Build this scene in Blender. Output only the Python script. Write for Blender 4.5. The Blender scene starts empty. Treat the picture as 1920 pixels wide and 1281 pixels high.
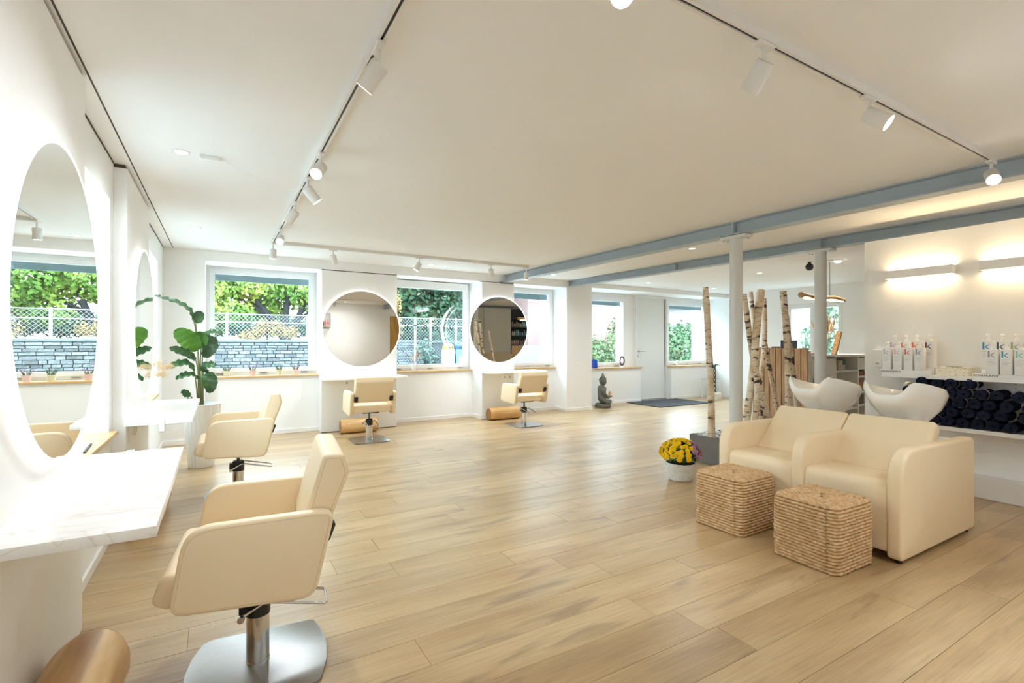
import bpy, bmesh, math, random
from mathutils import Vector, Matrix
random.seed(7)
PI = math.pi
SC = bpy.context.scene
COL = SC.collection
R = math.radians

# ---------------------------------------------------------------- camera
cam_d = bpy.data.cameras.new('camera'); cam = bpy.data.objects.new('camera', cam_d); COL.objects.link(cam)
SC.camera = cam
cam_d.sensor_width = 36.0; cam_d.lens = 926.0 / 1920 * 36.0; cam_d.clip_start = 0.02; cam_d.clip_end = 300
yaw, pit, rol = R(30.6), R(0.27), R(0.12)
_f = Vector((math.sin(yaw) * math.cos(pit), math.cos(yaw) * math.cos(pit), math.sin(pit)))
_r = Vector((math.cos(yaw), -math.sin(yaw), 0)); _u = _r.cross(_f)
_r2 = _r * math.cos(rol) + _u * math.sin(rol); _u2 = _u * math.cos(rol) - _r * math.sin(rol)
M = Matrix((_r2, _u2, -_f)).transposed().to_4x4(); M.translation = (0, 0, 1.2)
cam.matrix_world = M

# ---------------------------------------------------------------- world, exposure
W = bpy.data.worlds.new('world'); SC.world = W; W.use_nodes = True
nt = W.node_tree; bg = nt.nodes['Background']
geo = nt.nodes.new('ShaderNodeTexCoord'); sep = nt.nodes.new('ShaderNodeSeparateXYZ'); rmp = nt.nodes.new('ShaderNodeValToRGB')
nt.links.new(geo.outputs['Generated'], sep.inputs[0]); nt.links.new(sep.outputs['Z'], rmp.inputs[0])
rmp.color_ramp.elements[0].position = 0.0; rmp.color_ramp.elements[0].color = (0.83, 0.915, 1.0, 1)
rmp.color_ramp.elements[1].position = 1.0; rmp.color_ramp.elements[1].color = (0.62, 0.79, 1.0, 1)
nt.links.new(rmp.outputs[0], bg.inputs['Color']); bg.inputs['Strength'].default_value = 6.6
SC.view_settings.view_transform = 'Standard'; SC.view_settings.look = 'None'
SC.view_settings.gamma = 1.0; SC.view_settings.use_curve_mapping = False
SC.view_settings.exposure = 1.15
SC.cycles.max_bounces = 10; SC.cycles.diffuse_bounces = 6; SC.cycles.glossy_bounces = 5
SC.cycles.transmission_bounces = 6; SC.cycles.transparent_max_bounces = 12
SC.cycles.sample_clamp_indirect = 6.0; SC.cycles.caustics_reflective = False; SC.cycles.caustics_refractive = False
SC.cycles.use_denoising = True
DOWN_W, SPOT_W = 36.0, 29.0          # watts of each recessed downlight and each track spot
WARM = (0.85, 0.935, 1.0)

# ---------------------------------------------------------------- materials
def lin(h):
    c = [int(h[i:i + 2], 16) / 255 for i in (0, 2, 4)]
    return tuple(x / 12.92 if x <= 0.04045 else ((x + 0.055) / 1.055) ** 2.4 for x in c) + (1,)
MATS = {}
def mat(name, hexc, rough=0.5, metal=0.0, spec=0.5, var=None, vscale=6.0, bump=0.0, bscale=60.0, stretch=None, emit=None, estr=0.0, coat=0.0):
    """Principled material; VAR (hex) mixes in by noise, BUMP gives fine relief."""
    m = bpy.data.materials.new(name); m.use_nodes = True; t = m.node_tree; b = t.nodes['Principled BSDF']
    b.inputs['Base Color'].default_value = lin(hexc); b.inputs['Roughness'].default_value = rough
    b.inputs['Metallic'].default_value = metal; b.inputs['Specular IOR Level'].default_value = spec
    b.inputs['Coat Weight'].default_value = coat
    tc = None
    def coords():
        nonlocal tc
        if tc is None:
            tc = t.nodes.new('ShaderNodeTexCoord'); mp = t.nodes.new('ShaderNodeMapping')
            t.links.new(tc.outputs['Object'], mp.inputs[0])
            if stretch: mp.inputs['Scale'].default_value = stretch
            tc = mp
        return tc.outputs[0]
    if var:
        n = t.nodes.new('ShaderNodeTexNoise'); n.inputs['Scale'].default_value = vscale; n.inputs['Detail'].default_value = 5
        t.links.new(coords(), n.inputs['Vector'])
        r = t.nodes.new('ShaderNodeValToRGB'); r.color_ramp.elements[0].position = 0.36; r.color_ramp.elements[1].position = 0.66
        r.color_ramp.elements[0].color = lin(hexc); r.color_ramp.elements[1].color = lin(var)
        t.links.new(n.outputs['Fac'], r.inputs[0]); t.links.new(r.outputs[0], b.inputs['Base Color'])
    if bump:
        n2 = t.nodes.new('ShaderNodeTexNoise'); n2.inputs['Scale'].default_value = bscale; n2.inputs['Detail'].default_value = 3
        t.links.new(coords(), n2.inputs['Vector'])
        bp = t.nodes.new('ShaderNodeBump'); bp.inputs['Strength'].default_value = bump; bp.inputs['Distance'].default_value = 0.004
        t.links.new(n2.outputs['Fac'], bp.inputs['Height']); t.links.new(bp.outputs[0], b.inputs['Normal'])
    if emit:
        b.inputs['Emission Color'].default_value = lin(emit); b.inputs['Emission Strength'].default_value = estr
    MATS[name] = m
    return m
def ramp_mat(name, stops, scale, rough=0.6, stretch=None, bump=0.0, rand=False, detail=6, dist=0.0, spec=0.5, vr=(0.86, 1.1)):
    """Noise through a colour ramp; RAND shifts the pattern and the tone from object to object."""
    m = bpy.data.materials.new(name); m.use_nodes = True; t = m.node_tree; b = t.nodes['Principled BSDF']
    b.inputs['Roughness'].default_value = rough; b.inputs['Specular IOR Level'].default_value = spec
    tc = t.nodes.new('ShaderNodeTexCoord'); mp = t.nodes.new('ShaderNodeMapping'); t.links.new(tc.outputs['Object'], mp.inputs[0])
    if stretch: mp.inputs['Scale'].default_value = stretch
    n = t.nodes.new('ShaderNodeTexNoise'); n.inputs['Scale'].default_value = scale; n.inputs['Detail'].default_value = detail; n.inputs['Distortion'].default_value = dist
    t.links.new(mp.outputs[0], n.inputs['Vector'])
    r = t.nodes.new('ShaderNodeValToRGB'); e = r.color_ramp.elements
    for i, (p, h) in enumerate(stops):
        x = e[i] if i < 2 else e.new(p)
        x.position = p; x.color = lin(h)
    t.links.new(n.outputs['Fac'], r.inputs[0]); out = r.outputs[0]
    if rand:
        oi = t.nodes.new('ShaderNodeObjectInfo'); n.noise_dimensions = '4D'
        mu = t.nodes.new('ShaderNodeMath'); mu.operation = 'MULTIPLY'; mu.inputs[1].default_value = 60
        t.links.new(oi.outputs['Random'], mu.inputs[0]); t.links.new(mu.outputs[0], n.inputs['W'])
        hs = t.nodes.new('ShaderNodeHueSaturation'); mr = t.nodes.new('ShaderNodeMapRange')
        mr.inputs['To Min'].default_value = vr[0]; mr.inputs['To Max'].default_value = vr[1]
        t.links.new(oi.outputs['Random'], mr.inputs[0]); t.links.new(mr.outputs[0], hs.inputs['Value']); t.links.new(out, hs.inputs['Color']); out = hs.outputs[0]
    t.links.new(out, b.inputs['Base Color'])
    if bump:
        bp = t.nodes.new('ShaderNodeBump'); bp.inputs['Strength'].default_value = bump; bp.inputs['Distance'].default_value = 0.003
        t.links.new(n.outputs['Fac'], bp.inputs['Height']); t.links.new(bp.outputs[0], b.inputs['Normal'])
    MATS[name] = m
    return m
def emit_mat(name, hexc, s):
    m = bpy.data.materials.new(name); m.use_nodes = True; t = m.node_tree; t.nodes.clear()
    e = t.nodes.new('ShaderNodeEmission'); o = t.nodes.new('ShaderNodeOutputMaterial')
    e.inputs[0].default_value = lin(hexc); e.inputs[1].default_value = s; t.links.new(e.outputs[0], o.inputs[0])
    return m
def glass_mat(name, tint='f4fbfa', refl=0.06):
    m = bpy.data.materials.new(name); m.use_nodes = True; t = m.node_tree; t.nodes.clear()
    a = t.nodes.new('ShaderNodeBsdfTransparent'); g = t.nodes.new('ShaderNodeBsdfGlossy'); x = t.nodes.new('ShaderNodeMixShader'); o = t.nodes.new('ShaderNodeOutputMaterial')
    a.inputs[0].default_value = lin(tint); g.inputs['Roughness'].default_value = 0.02; x.inputs[0].default_value = refl
    t.links.new(a.outputs[0], x.inputs[1]); t.links.new(g.outputs[0], x.inputs[2]); t.links.new(x.outputs[0], o.inputs[0])
    return m

def floor_mat(name):
    m = bpy.data.materials.new(name); m.use_nodes = True; t = m.node_tree; b = t.nodes['Principled BSDF']
    N = t.nodes.new; L = t.links.new
    tc = N('ShaderNodeTexCoord'); oi = N('ShaderNodeObjectInfo')
    w = N('ShaderNodeMath'); w.operation = 'MULTIPLY'; w.inputs[1].default_value = 90; L(oi.outputs['Random'], w.inputs[0])
    def noise(sc, stretch, detail, dist=0.0):
        mp = N('ShaderNodeMapping'); mp.inputs['Scale'].default_value = stretch; L(tc.outputs['Object'], mp.inputs[0])
        n = N('ShaderNodeTexNoise'); n.noise_dimensions = '4D'; n.inputs['Scale'].default_value = sc; n.inputs['Detail'].default_value = detail; n.inputs['Distortion'].default_value = dist
        L(mp.outputs[0], n.inputs['Vector']); L(w.outputs[0], n.inputs['W']); return n
    broad = noise(1.0, (0.9, 5.0, 1), 4, 0.4)
    r1 = N('ShaderNodeValToRGB'); e = r1.color_ramp.elements
    e[0].position = 0.30; e[0].color = lin('a6885f'); e[1].position = 0.66; e[1].color = lin('c9af85')
    x = e.new(0.46); x.color = lin('b99c71')
    L(broad.outputs['Fac'], r1.inputs[0])
    knot = noise(1.0, (1.3, 7.0, 1), 3, 1.2)
    r2 = N('ShaderNodeValToRGB'); e = r2.color_ramp.elements
    e[0].position = 0.565; e[0].color = (0, 0, 0, 1); e[1].position = 0.75; e[1].color = (1, 1, 1, 1)
    L(knot.outputs['Fac'], r2.inputs[0])
    grain = noise(1.0, (4, 120, 1), 4, 0.2)
    r3 = N('ShaderNodeValToRGB'); e = r3.color_ramp.elements
    e[0].position = 0.35; e[0].color = (0.86, 0.85, 0.84, 1); e[1].position = 0.62; e[1].color = (1.04, 1.03, 1.02, 1)
    L(grain.outputs['Fac'], r3.inputs[0])
    mk = N('ShaderNodeMixRGB'); mk.blend_type = 'MIX'; mk.inputs[2].default_value = lin('775f48')
    kf = N('ShaderNodeMath'); kf.operation = 'MULTIPLY'; kf.inputs[1].default_value = 0.75; L(r2.outputs[0], kf.inputs[0])
    L(kf.outputs[0], mk.inputs[0]); L(r1.outputs[0], mk.inputs[1])
    mg = N('ShaderNodeMixRGB'); mg.blend_type = 'MULTIPLY'; mg.inputs[0].default_value = 1; L(mk.outputs[0], mg.inputs[1]); L(r3.outputs[0], mg.inputs[2])
    hs = N('ShaderNodeHueSaturation'); mr = N('ShaderNodeMapRange'); mr.inputs['To Min'].default_value = 0.90; mr.inputs['To Max'].default_value = 1.07
    L(oi.outputs['Random'], mr.inputs[0]); L(mr.outputs[0], hs.inputs['Value']); L(mg.outputs[0], hs.inputs['Color'])
    L(hs.outputs[0], b.inputs['Base Color'])
    b.inputs['Roughness'].default_value = 0.34; b.inputs['Specular IOR Level'].default_value = 0.6; b.inputs['Coat Weight'].default_value = 0.25; b.inputs['Coat Roughness'].default_value = 0.28
    bp = N('ShaderNodeBump'); bp.inputs['Strength'].default_value = 0.06; bp.inputs['Distance'].default_value = 0.002
    L(grain.outputs['Fac'], bp.inputs['Height']); L(bp.outputs[0], b.inputs['Normal'])
    return m

def birch_mat(name):
    m = bpy.data.materials.new(name); m.use_nodes = True; t = m.node_tree; b = t.nodes['Principled BSDF']; N = t.nodes.new; L = t.links.new
    tc = N('ShaderNodeTexCoord'); oi = N('ShaderNodeObjectInfo'); w = N('ShaderNodeMath'); w.operation = 'MULTIPLY'; w.inputs[1].default_value = 50; L(oi.outputs['Random'], w.inputs[0])
    def noise(stretch, sc, d):
        mp = N('ShaderNodeMapping'); mp.inputs['Scale'].default_value = stretch; L(tc.outputs['Object'], mp.inputs[0])
        n = N('ShaderNodeTexNoise'); n.noise_dimensions = '4D'; n.inputs['Scale'].default_value = sc; n.inputs['Detail'].default_value = d
        L(mp.outputs[0], n.inputs['Vector']); L(w.outputs[0], n.inputs['W']); return n
    base = noise((1, 1, 0.6), 9, 4); r = N('ShaderNodeValToRGB'); e = r.color_ramp.elements
    e[0].position = 0.3; e[0].color = lin('cdb08a'); e[1].position = 0.65; e[1].color = lin('efe4d3'); L(base.outputs['Fac'], r.inputs[0])
    spot = noise((1, 1, 2.2), 9.5, 2); r2 = N('ShaderNodeValToRGB'); e = r2.color_ramp.elements
    e[0].position = 0.565; e[0].color = (0, 0, 0, 1); e[1].position = 0.635; e[1].color = (1, 1, 1, 1); L(spot.outputs['Fac'], r2.inputs[0])
    lent = noise((1, 1, 9), 16, 1); r3 = N('ShaderNodeValToRGB'); e = r3.color_ramp.elements
    e[0].position = 0.60; e[0].color = (0, 0, 0, 1); e[1].position = 0.66; e[1].color = (0.6, 0.6, 0.6, 1); L(lent.outputs['Fac'], r3.inputs[0])
    mx = N('ShaderNodeMixRGB'); mx.inputs[2].default_value = lin('4c4038'); L(r2.outputs[0], mx.inputs[0]); L(r.outputs[0], mx.inputs[1])
    my = N('ShaderNodeMixRGB'); my.inputs[2].default_value = lin('6b5848'); L(r3.outputs[0], my.inputs[0]); L(mx.outputs[0], my.inputs[1])
    L(my.outputs[0], b.inputs['Base Color']); b.inputs['Roughness'].default_value = 0.75
    bp = N('ShaderNodeBump'); bp.inputs['Strength'].default_value = 0.35; bp.inputs['Distance'].default_value = 0.004; L(spot.outputs['Fac'], bp.inputs['Height']); L(bp.outputs[0], b.inputs['Normal'])
    return m
def marble_mat(name):
    m = bpy.data.materials.new(name); m.use_nodes = True; t = m.node_tree; b = t.nodes['Principled BSDF']; N = t.nodes.new; L = t.links.new
    tc = N('ShaderNodeTexCoord'); mp = N('ShaderNodeMapping'); mp.inputs['Rotation'].default_value = (0, 0, 0.5); mp.inputs['Scale'].default_value = (2.2, 7, 2); L(tc.outputs['Object'], mp.inputs[0])
    n = N('ShaderNodeTexNoise'); n.inputs['Scale'].default_value = 1.5; n.inputs['Detail'].default_value = 7; n.inputs['Distortion'].default_value = 0.9; L(mp.outputs[0], n.inputs['Vector'])
    r = N('ShaderNodeValToRGB'); e = r.color_ramp.elements
    e[0].position = 0.42; e[0].color = lin('f3f0ec'); e[1].position = 0.60; e[1].color = lin('f5f3ef')
    for p, h in ((0.50, 'eeebe7'), (0.515, 'e0d8cf'), (0.53, 'f0ece8')): x = e.new(p); x.color = lin(h)
    L(n.outputs['Fac'], r.inputs[0]); L(r.outputs[0], b.inputs['Base Color']); b.inputs['Roughness'].default_value = 0.3
    return m
def leather_mat(name, a, c):
    return mat(name, a, rough=0.42, spec=0.45, var=c, vscale=1.5, bump=0.05, bscale=350)

wall_m = mat('wall_paint', 'f2f2f1', 0.85, spec=0.2, var='f0f0ef', vscale=0.7, bump=0.02, bscale=200)
ceil_m = mat('ceiling_paint', 'f4f4f4', 0.9, spec=0.15, var='f2f2f2', vscale=0.5)
board_m = mat('pier_board', 'f1f0ee', 0.6, spec=0.35, var='efeeec', vscale=0.6)
white_m = mat('white_lacquer', 'f2f1ef', 0.4, var='efeeec', vscale=2)
frame_m = mat('window_frame_white', 'eceded', 0.35, var='e9eaea', vscale=2)
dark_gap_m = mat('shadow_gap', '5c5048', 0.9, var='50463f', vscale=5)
floor_m = floor_mat('oak_plank')
floorgap_m = mat('floor_joint', 'ab9272', 0.8, var='a08868', vscale=9)
base_m = mat('baseboard_white', 'f1efec', 0.5, var='efedea', vscale=2)
oak_m = ramp_mat('oak_sill', [(0.3, 'c79a62'), (0.7, 'e0bd88')], 3, 0.45, (1.2, 14, 14))
marble_m = marble_mat('marble_top')
steel_m = mat('brushed_steel', 'a9a9a8', 0.34, 1.0, var='9f9f9e', vscale=40, stretch=(1, 30, 1))
chrome_m = mat('chrome', 'd8d8d8', 0.08, 1.0, var='d2d2d2', vscale=3)
black_m = mat('black_plastic', '23211f', 0.45, var='1d1b1a', vscale=5)
cream_m = leather_mat('cream_leather', 'f1ddbc', 'eed9b6')
seam_m = mat('leather_seam', 'd8c094', 0.7, var='cfb689', vscale=30)
mirror_m = mat('mirror_silver', 'e9e6df', 0.0, 1.0, var='e8e5de', vscale=1)
led_m = emit_mat('led_cool', 'fdfbff', 3.2)
rim_m = mat('mirror_rim_frosted', 'ffffff', 0.5, var='fdfdfd', vscale=3, emit='fffdfb', estr=0.6)
lens_m = emit_mat('lamp_lens', 'fff6ea', 26.0)
down_m = emit_mat('downlight_lens', 'fff4e2', 6.0)
wallstrip_m = emit_mat('warm_strip', 'ffdfae', 12.0)
spotw_m = mat('spotlight_white', 'e9e6e2', 0.45, var='e6e3df', vscale=4)
beam_m = mat('steel_beam_grey', 'aeb8bf', 0.5, 0.0, var='a8b2b9', vscale=3)
column_m = mat('column_paint', 'd5d6d5', 0.4, var='d1d2d1', vscale=3)
glass_m = glass_mat('window_glass')
clear_m = glass_mat('clear_glass', 'eef6f5', 0.12)
blind_m = mat('blind_blue_grey', '8fa3ad', 0.6, var='879ba6', vscale=4)
birch_m = birch_mat('birch_bark')
cut_m = ramp_mat('cut_wood', [(0.3, 'b98f60'), (0.7, 'dcb98a')], 12, 0.7)
log_m = ramp_mat('peeled_log', [(0.28, 'b5854e'), (0.5, 'd3a76d'), (0.72, 'e9c893')], 3.0, 0.42, (0.7, 5, 5), rand=True)
logx_m = ramp_mat('peeled_log_end', [(0.3, '7d5a38'), (0.6, 'a57b4d')], 9, 0.7)
jute_m = ramp_mat('jute_rope', [(0.3, 'b9946b'), (0.5, 'c9a57b'), (0.72, 'dbbf98')], 40, 0.85, spec=0.15)
wicker_m = mat('white_wicker', 'e7e5e1', 0.65, var='d9d6d1', vscale=40)
navy_m = mat('navy_terry', '1d2233', 0.95, spec=0.1, var='252b3f', vscale=30, bump=0.6, bscale=260)
stripe_m = mat('towel_stripe', 'b9bac4', 0.9, var='aeb0bb', vscale=40)
ceramic_m = mat('white_ceramic', 'f1efea', 0.14, spec=0.6, var='efede8', vscale=2, coat=0.3)
planter_m = mat('grey_planter', '76746f', 0.55, var='6d6b67', vscale=6)
leafg_m = ramp_mat('leaf_green', [(0.3, '2f5a22'), (0.55, '4f8a2c'), (0.75, '6fa53a')], 5, 0.35)
leafd_m = ramp_mat('leaf_dark_green', [(0.3, '27452a'), (0.6, '3f6a3a'), (0.8, '5f8a55')], 6, 0.32)
stem_m = mat('plant_stem', '6d8a44', 0.6, var='7d6a48', vscale=8)
plume_m = mat('pampas_plume', 'ead2ae', 0.95, spec=0.05, var='dcbf95', vscale=30)
stone_m = ramp_mat('wall_stone', [(0.25, '43484b'), (0.5, '6a6f71'), (0.75, '9ea19f')], 7, 0.9, rand=True, bump=0.6, vr=(0.6, 1.3))
mortar_m = mat('stone_mortar', '4d5252', 0.95, var='414646', vscale=8)
galv_m = mat('galvanised_fence', 'a5abad', 0.5, 0.0, var='9aa0a3', vscale=8)

# ---------------------------------------------------------------- mesh helpers
def BM(): return bmesh.new()
def obj(name, bm, m, parent=None, smooth=40, label=None):
    """Link the bmesh as ONE mesh object; SMOOTH is the sharp-edge angle in degrees (0: flat)."""
    bmesh.ops.recalc_face_normals(bm, faces=bm.faces[:])
    me = bpy.data.meshes.new(name); bm.to_mesh(me); bm.free()
    if m: me.materials.append(m)
    if smooth:
        me.shade_smooth()
        try: me.set_sharp_from_angle(angle=R(smooth))
        except Exception: pass
    return obj_me(name, me, parent, label)
def obj_me(name, me, parent=None, label=None):
    o = bpy.data.objects.new(name, me); COL.objects.link(o)
    if parent: o.parent = parent
    if label: o['label'] = label
    return o
def tag(o, label, cat, group=None):
    o['label'] = label; o['category'] = cat
    if group: o['group'] = group
    return o
def thing(name, label, cat, loc=(0, 0, 0), rz=0, group=None):
    o = bpy.data.objects.new(name, None); COL.objects.link(o); o.empty_display_size = 0.1
    o.location = loc; o.rotation_euler = (0, 0, rz)
    return tag(o, label, cat, group)
def struct(o, kind='structure'):
    o['kind'] = kind; return o
def sempty(name, loc=(0, 0, 0)):
    o = bpy.data.objects.new(name, None); COL.objects.link(o); o.location = loc; o['kind'] = 'structure'; return o
def kids(o): return [c for c in bpy.data.objects if c.parent == o]
def copy_tree(o, parent=None, loc=None, rz=None, label=None, group=None):
    c = o.copy(); COL.objects.link(c)
    if parent: c.parent = parent
    if loc is not None: c.location = loc
    if rz is not None: c.rotation_euler = (0, 0, rz)
    if label: c['label'] = label
    if group: c['group'] = group
    for ch in kids(o): copy_tree(ch, c)
    return c
def box(bm, x0, x1, y0, y1, z0, z1, bev=0, seg=2):
    r = bmesh.ops.create_cube(bm, size=1)
    for v in r['verts']:
        v.co = Vector(((x0 + x1) / 2 + v.co.x * (x1 - x0), (y0 + y1) / 2 + v.co.y * (y1 - y0), (z0 + z1) / 2 + v.co.z * (z1 - z0)))
    if bev:
        es = list({e for v in r['verts'] for e in v.link_edges})
        bmesh.ops.bevel(bm, geom=es, offset=bev, segments=seg, affect='EDGES', profile=0.5)
    return bm
def bx(x0, x1, y0, y1, z0, z1, bev=0, seg=2): return box(BM(), x0, x1, y0, y1, z0, z1, bev, seg)
def rpoly(pts, rad, n=5):
    """Closed 2D polygon with rounded corners."""
    out = []; N = len(pts)
    for i, p in enumerate(pts):
        r = rad[i] if isinstance(rad, (list, tuple)) else rad
        p = Vector(p); a = Vector(pts[i - 1]) - p; b = Vector(pts[(i + 1) % N]) - p
        if r <= 0: out.append(tuple(p)); continue
        la, lb = a.length, b.length; a.normalize(); b.normalize()
        ang = a.angle(b); d = min(r / math.tan(ang / 2), la * 0.49, lb * 0.49)
        p0 = p + a * d; p1 = p + b * d
        for k in range(n + 1):
            t = k / n; q = p0 * (1 - t) ** 2 + p * 2 * t * (1 - t) + p1 * t * t
            out.append(tuple(q))
    return out
def inset(pts, d):
    out = []; n = len(pts); area = sum(pts[i][0] * pts[(i + 1) % n][1] - pts[(i + 1) % n][0] * pts[i][1] for i in range(n)); sg = 1 if area > 0 else -1
    for i in range(n):
        a, c = Vector(pts[i - 1]), Vector(pts[(i + 1) % n]); t = c - a
        if t.length < 1e-7: out.append(pts[i]); continue
        t.normalize(); out.append((pts[i][0] - t.y * d * sg, pts[i][1] + t.x * d * sg))
    return out
def prism(bm, pts, a, b, axis='y', bev=0, seg=2):
    """Extrude a 2D polygon along an axis from A to B; BEV softens the two cap outlines."""
    def P(p, t): return {'y': (p[0], t, p[1]), 'x': (t, p[0], p[1]), 'z': (p[0], p[1], t)}[axis]
    va = [bm.verts.new(P(p, a)) for p in pts]; vb = [bm.verts.new(P(p, b)) for p in pts]
    n = len(pts)
    fa = bm.faces.new(va); fb = bm.faces.new(vb[::-1])
    for i in range(n): bm.faces.new((va[i], vb[i], vb[(i + 1) % n], va[(i + 1) % n]))
    if bev:
        es = list(fa.edges) + list(fb.edges)
        bmesh.ops.bevel(bm, geom=es, offset=bev, segments=seg, affect='EDGES', profile=0.5)
    return bm
def cushion(pts, a, b, axis='y', d=0.015, seg=4):
    """Upholstered slab: the rounded outline PTS extruded from A to B, its two rims turned with radius D."""
    bm = BM(); P = {'y': lambda p, t: (p[0], t, p[1]), 'x': lambda p, t: (t, p[0], p[1]), 'z': lambda p, t: (p[0], p[1], t)}[axis]
    lo, hi = min(a, b), max(a, b); rings = []
    for k in range(seg + 1):
        th = PI / 2 * k / seg; rings.append((inset(pts, d * (1 - math.sin(th))), lo + d * (1 - math.cos(th))))
    for k in range(seg, -1, -1):
        th = PI / 2 * k / seg; rings.append((inset(pts, d * (1 - math.sin(th))), hi - d * (1 - math.cos(th))))
    V = [[bm.verts.new(P(p, t)) for p in ps] for ps, t in rings]; n = len(pts)
    for A, B in zip(V, V[1:]):
        for i in range(n): bm.faces.new((A[i], A[(i + 1) % n], B[(i + 1) % n], B[i]))
    bm.faces.new(V[0]); bm.faces.new(V[-1])
    return bm
def lathe(bm, prof, seg=24, c=(0, 0, 0), sx=1, sy=1, ring=False):
    rings = []
    for r, z in prof:
        if r < 1e-6: rings.append([bm.verts.new((c[0], c[1], c[2] + z))])
        else: rings.append([bm.verts.new((c[0] + sx * r * math.cos(2 * PI * k / seg), c[1] + sy * r * math.sin(2 * PI * k / seg), c[2] + z)) for k in range(seg)])
    for A, B in zip(rings, rings[1:] + rings[:1] if ring else rings[1:]):
        for k in range(seg):
            k2 = (k + 1) % seg
            if len(A) == 1 and len(B) == 1: continue
            if len(A) == 1: bm.faces.new((A[0], B[k], B[k2]))
            elif len(B) == 1: bm.faces.new((A[k], A[k2], B[0]))
            else: bm.faces.new((A[k], A[k2], B[k2], B[k]))
    for rg in () if ring else (rings[0], rings[-1]):
        if len(rg) > 2:
            try: bm.faces.new(rg)
            except Exception: pass
    return bm
def tube(bm, pts, rad, seg=8, closed=False, caps=True):
    pts = [Vector(p) for p in pts]; n = len(pts); rings = []
    up = None
    for i in range(n):
        if closed: d = pts[(i + 1) % n] - pts[i - 1]
        else: d = pts[min(i + 1, n - 1)] - pts[max(i - 1, 0)]
        d.normalize()
        if up is None: up = Vector((0, 0, 1)) if abs(d.z) < 0.9 else Vector((1, 0, 0))
        s = d.cross(up)
        if s.length < 1e-5: s = d.cross(Vector((0.3, 1, 0.2)))
        s.normalize(); up = s.cross(d).normalized()
        r = rad[i] if isinstance(rad, (list, tuple)) else rad
        rings.append([bm.verts.new(pts[i] + (s * math.cos(2 * PI * k / seg) + up * math.sin(2 * PI * k / seg)) * r) for k in range(seg)])
    m = n if closed else n - 1
    for i in range(m):
        A, B = rings[i], rings[(i + 1) % n]
        for k in range(seg): bm.faces.new((A[k], A[(k + 1) % seg], B[(k + 1) % seg], B[k]))
    if caps and not closed:
        bm.faces.new(rings[0][::-1]); bm.faces.new(rings[-1])
    return bm
def spline(pts, n=6):
    """Catmull-Rom through points."""
    P = [Vector(p) for p in pts]; out = []
    for i in range(len(P) - 1):
        a = P[max(i - 1, 0)]; b = P[i]; c = P[i + 1]; d = P[min(i + 2, len(P) - 1)]
        for k in range(n):
            t = k / n
            out.append(0.5 * ((2 * b) + (c - a) * t + (2 * a - 5 * b + 4 * c - d) * t * t + (3 * b - a - 3 * c + d) * t ** 3))
    out.append(P[-1]); return out
def orient(bm, d, loc):
    """Turn geometry built along -Z to point along D and move it to LOC."""
    q = Vector((0, 0, -1)).rotation_difference(Vector(d).normalized())
    bmesh.ops.transform(bm, matrix=Matrix.Translation(loc) @ q.to_matrix().to_4x4(), verts=bm.verts[:])
    return bm
def text_mesh(s, size, m, name, parent, mw, depth=0.0006, align='LEFT'):
    cu = bpy.data.curves.new('lettering', 'FONT'); cu.body = s; cu.size = size; cu.extrude = depth; cu.align_x = align; cu.align_y = 'BOTTOM_BASELINE'; cu.resolution_u = 3
    o = bpy.data.objects.new('tmp', cu); COL.objects.link(o)
    dg = bpy.context.evaluated_depsgraph_get(); dg.update()
    me = bpy.data.meshes.new_from_object(o.evaluated_get(dg)); bpy.data.objects.remove(o); bpy.data.curves.remove(cu)
    me.materials.clear(); me.materials.append(m); me.transform(mw)
    me.name = name
    return obj_me(name, me, parent)
def spot_light(parent, loc, d, watts, size, blend=0.5, color=WARM, radius=0.03):
    l = bpy.data.lights.new('lamp_light', 'SPOT'); l.energy = watts; l.spot_size = R(size); l.spot_blend = blend; l.color = color; l.shadow_soft_size = radius
    o = bpy.data.objects.new('lamp_light', l); COL.objects.link(o); o.parent = parent; o.location = loc
    o.rotation_euler = Vector((0, 0, -1)).rotation_difference(Vector(d).normalized()).to_euler()
    return o

# ---------------------------------------------------------------- room shell
CZ = 2.32           # ceiling
XW = -0.575         # recessed left wall
XP1 = -0.49         # face of the nearer pier
XP = -0.505         # face of the mirror piers on the left wall
YF = 7.0            # face of the far wall
bm = BM()
box(bm, -1.1, 10.1, -0.6, 8.1, CZ, CZ + 0.15)
struct(obj('ceiling', bm, ceil_m, smooth=0))
fl = struct(obj('floor', bx(-1.1, 10.1, -0.6, 8.1, -0.12, -0.003), floorgap_m, smooth=0))
# planks: each one a part of the floor, laid along X
PW = 0.187
pl_cache = {}
def plank_mesh(L, w):
    k = (round(L, 2), round(w, 3))
    if k not in pl_cache:
        b = bx(0, L - 0.0016, 0, w - 0.0016, -0.006, 0.0, 0.0007, 1)
        me = bpy.data.meshes.new('plank'); bmesh.ops.recalc_face_normals(b, faces=b.faces[:]); b.to_mesh(me); b.free(); me.materials.append(floor_m); pl_cache[k] = me
    return pl_cache[k]
def in_view(x0, x1, y0, y1):
    for a in (0, .25, .5, .75, 1):
        for c in (0, 1):
            x = x0 + (x1 - x0) * a; y = y0 + (y1 - y0) * c
            d = x * _f.x + y * _f.y - 1.2 * _f.z
            if d > 0.4:
                u = 926 * (x * _r.x + y * _r.y) / d; v = 926 * 1.2 / d
                if abs(u) < 1010 and v < 690: return True
    return False
rr = random.Random(11)
np_ = 0
row = 0; y = 0.62
LEN = 1.5
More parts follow.
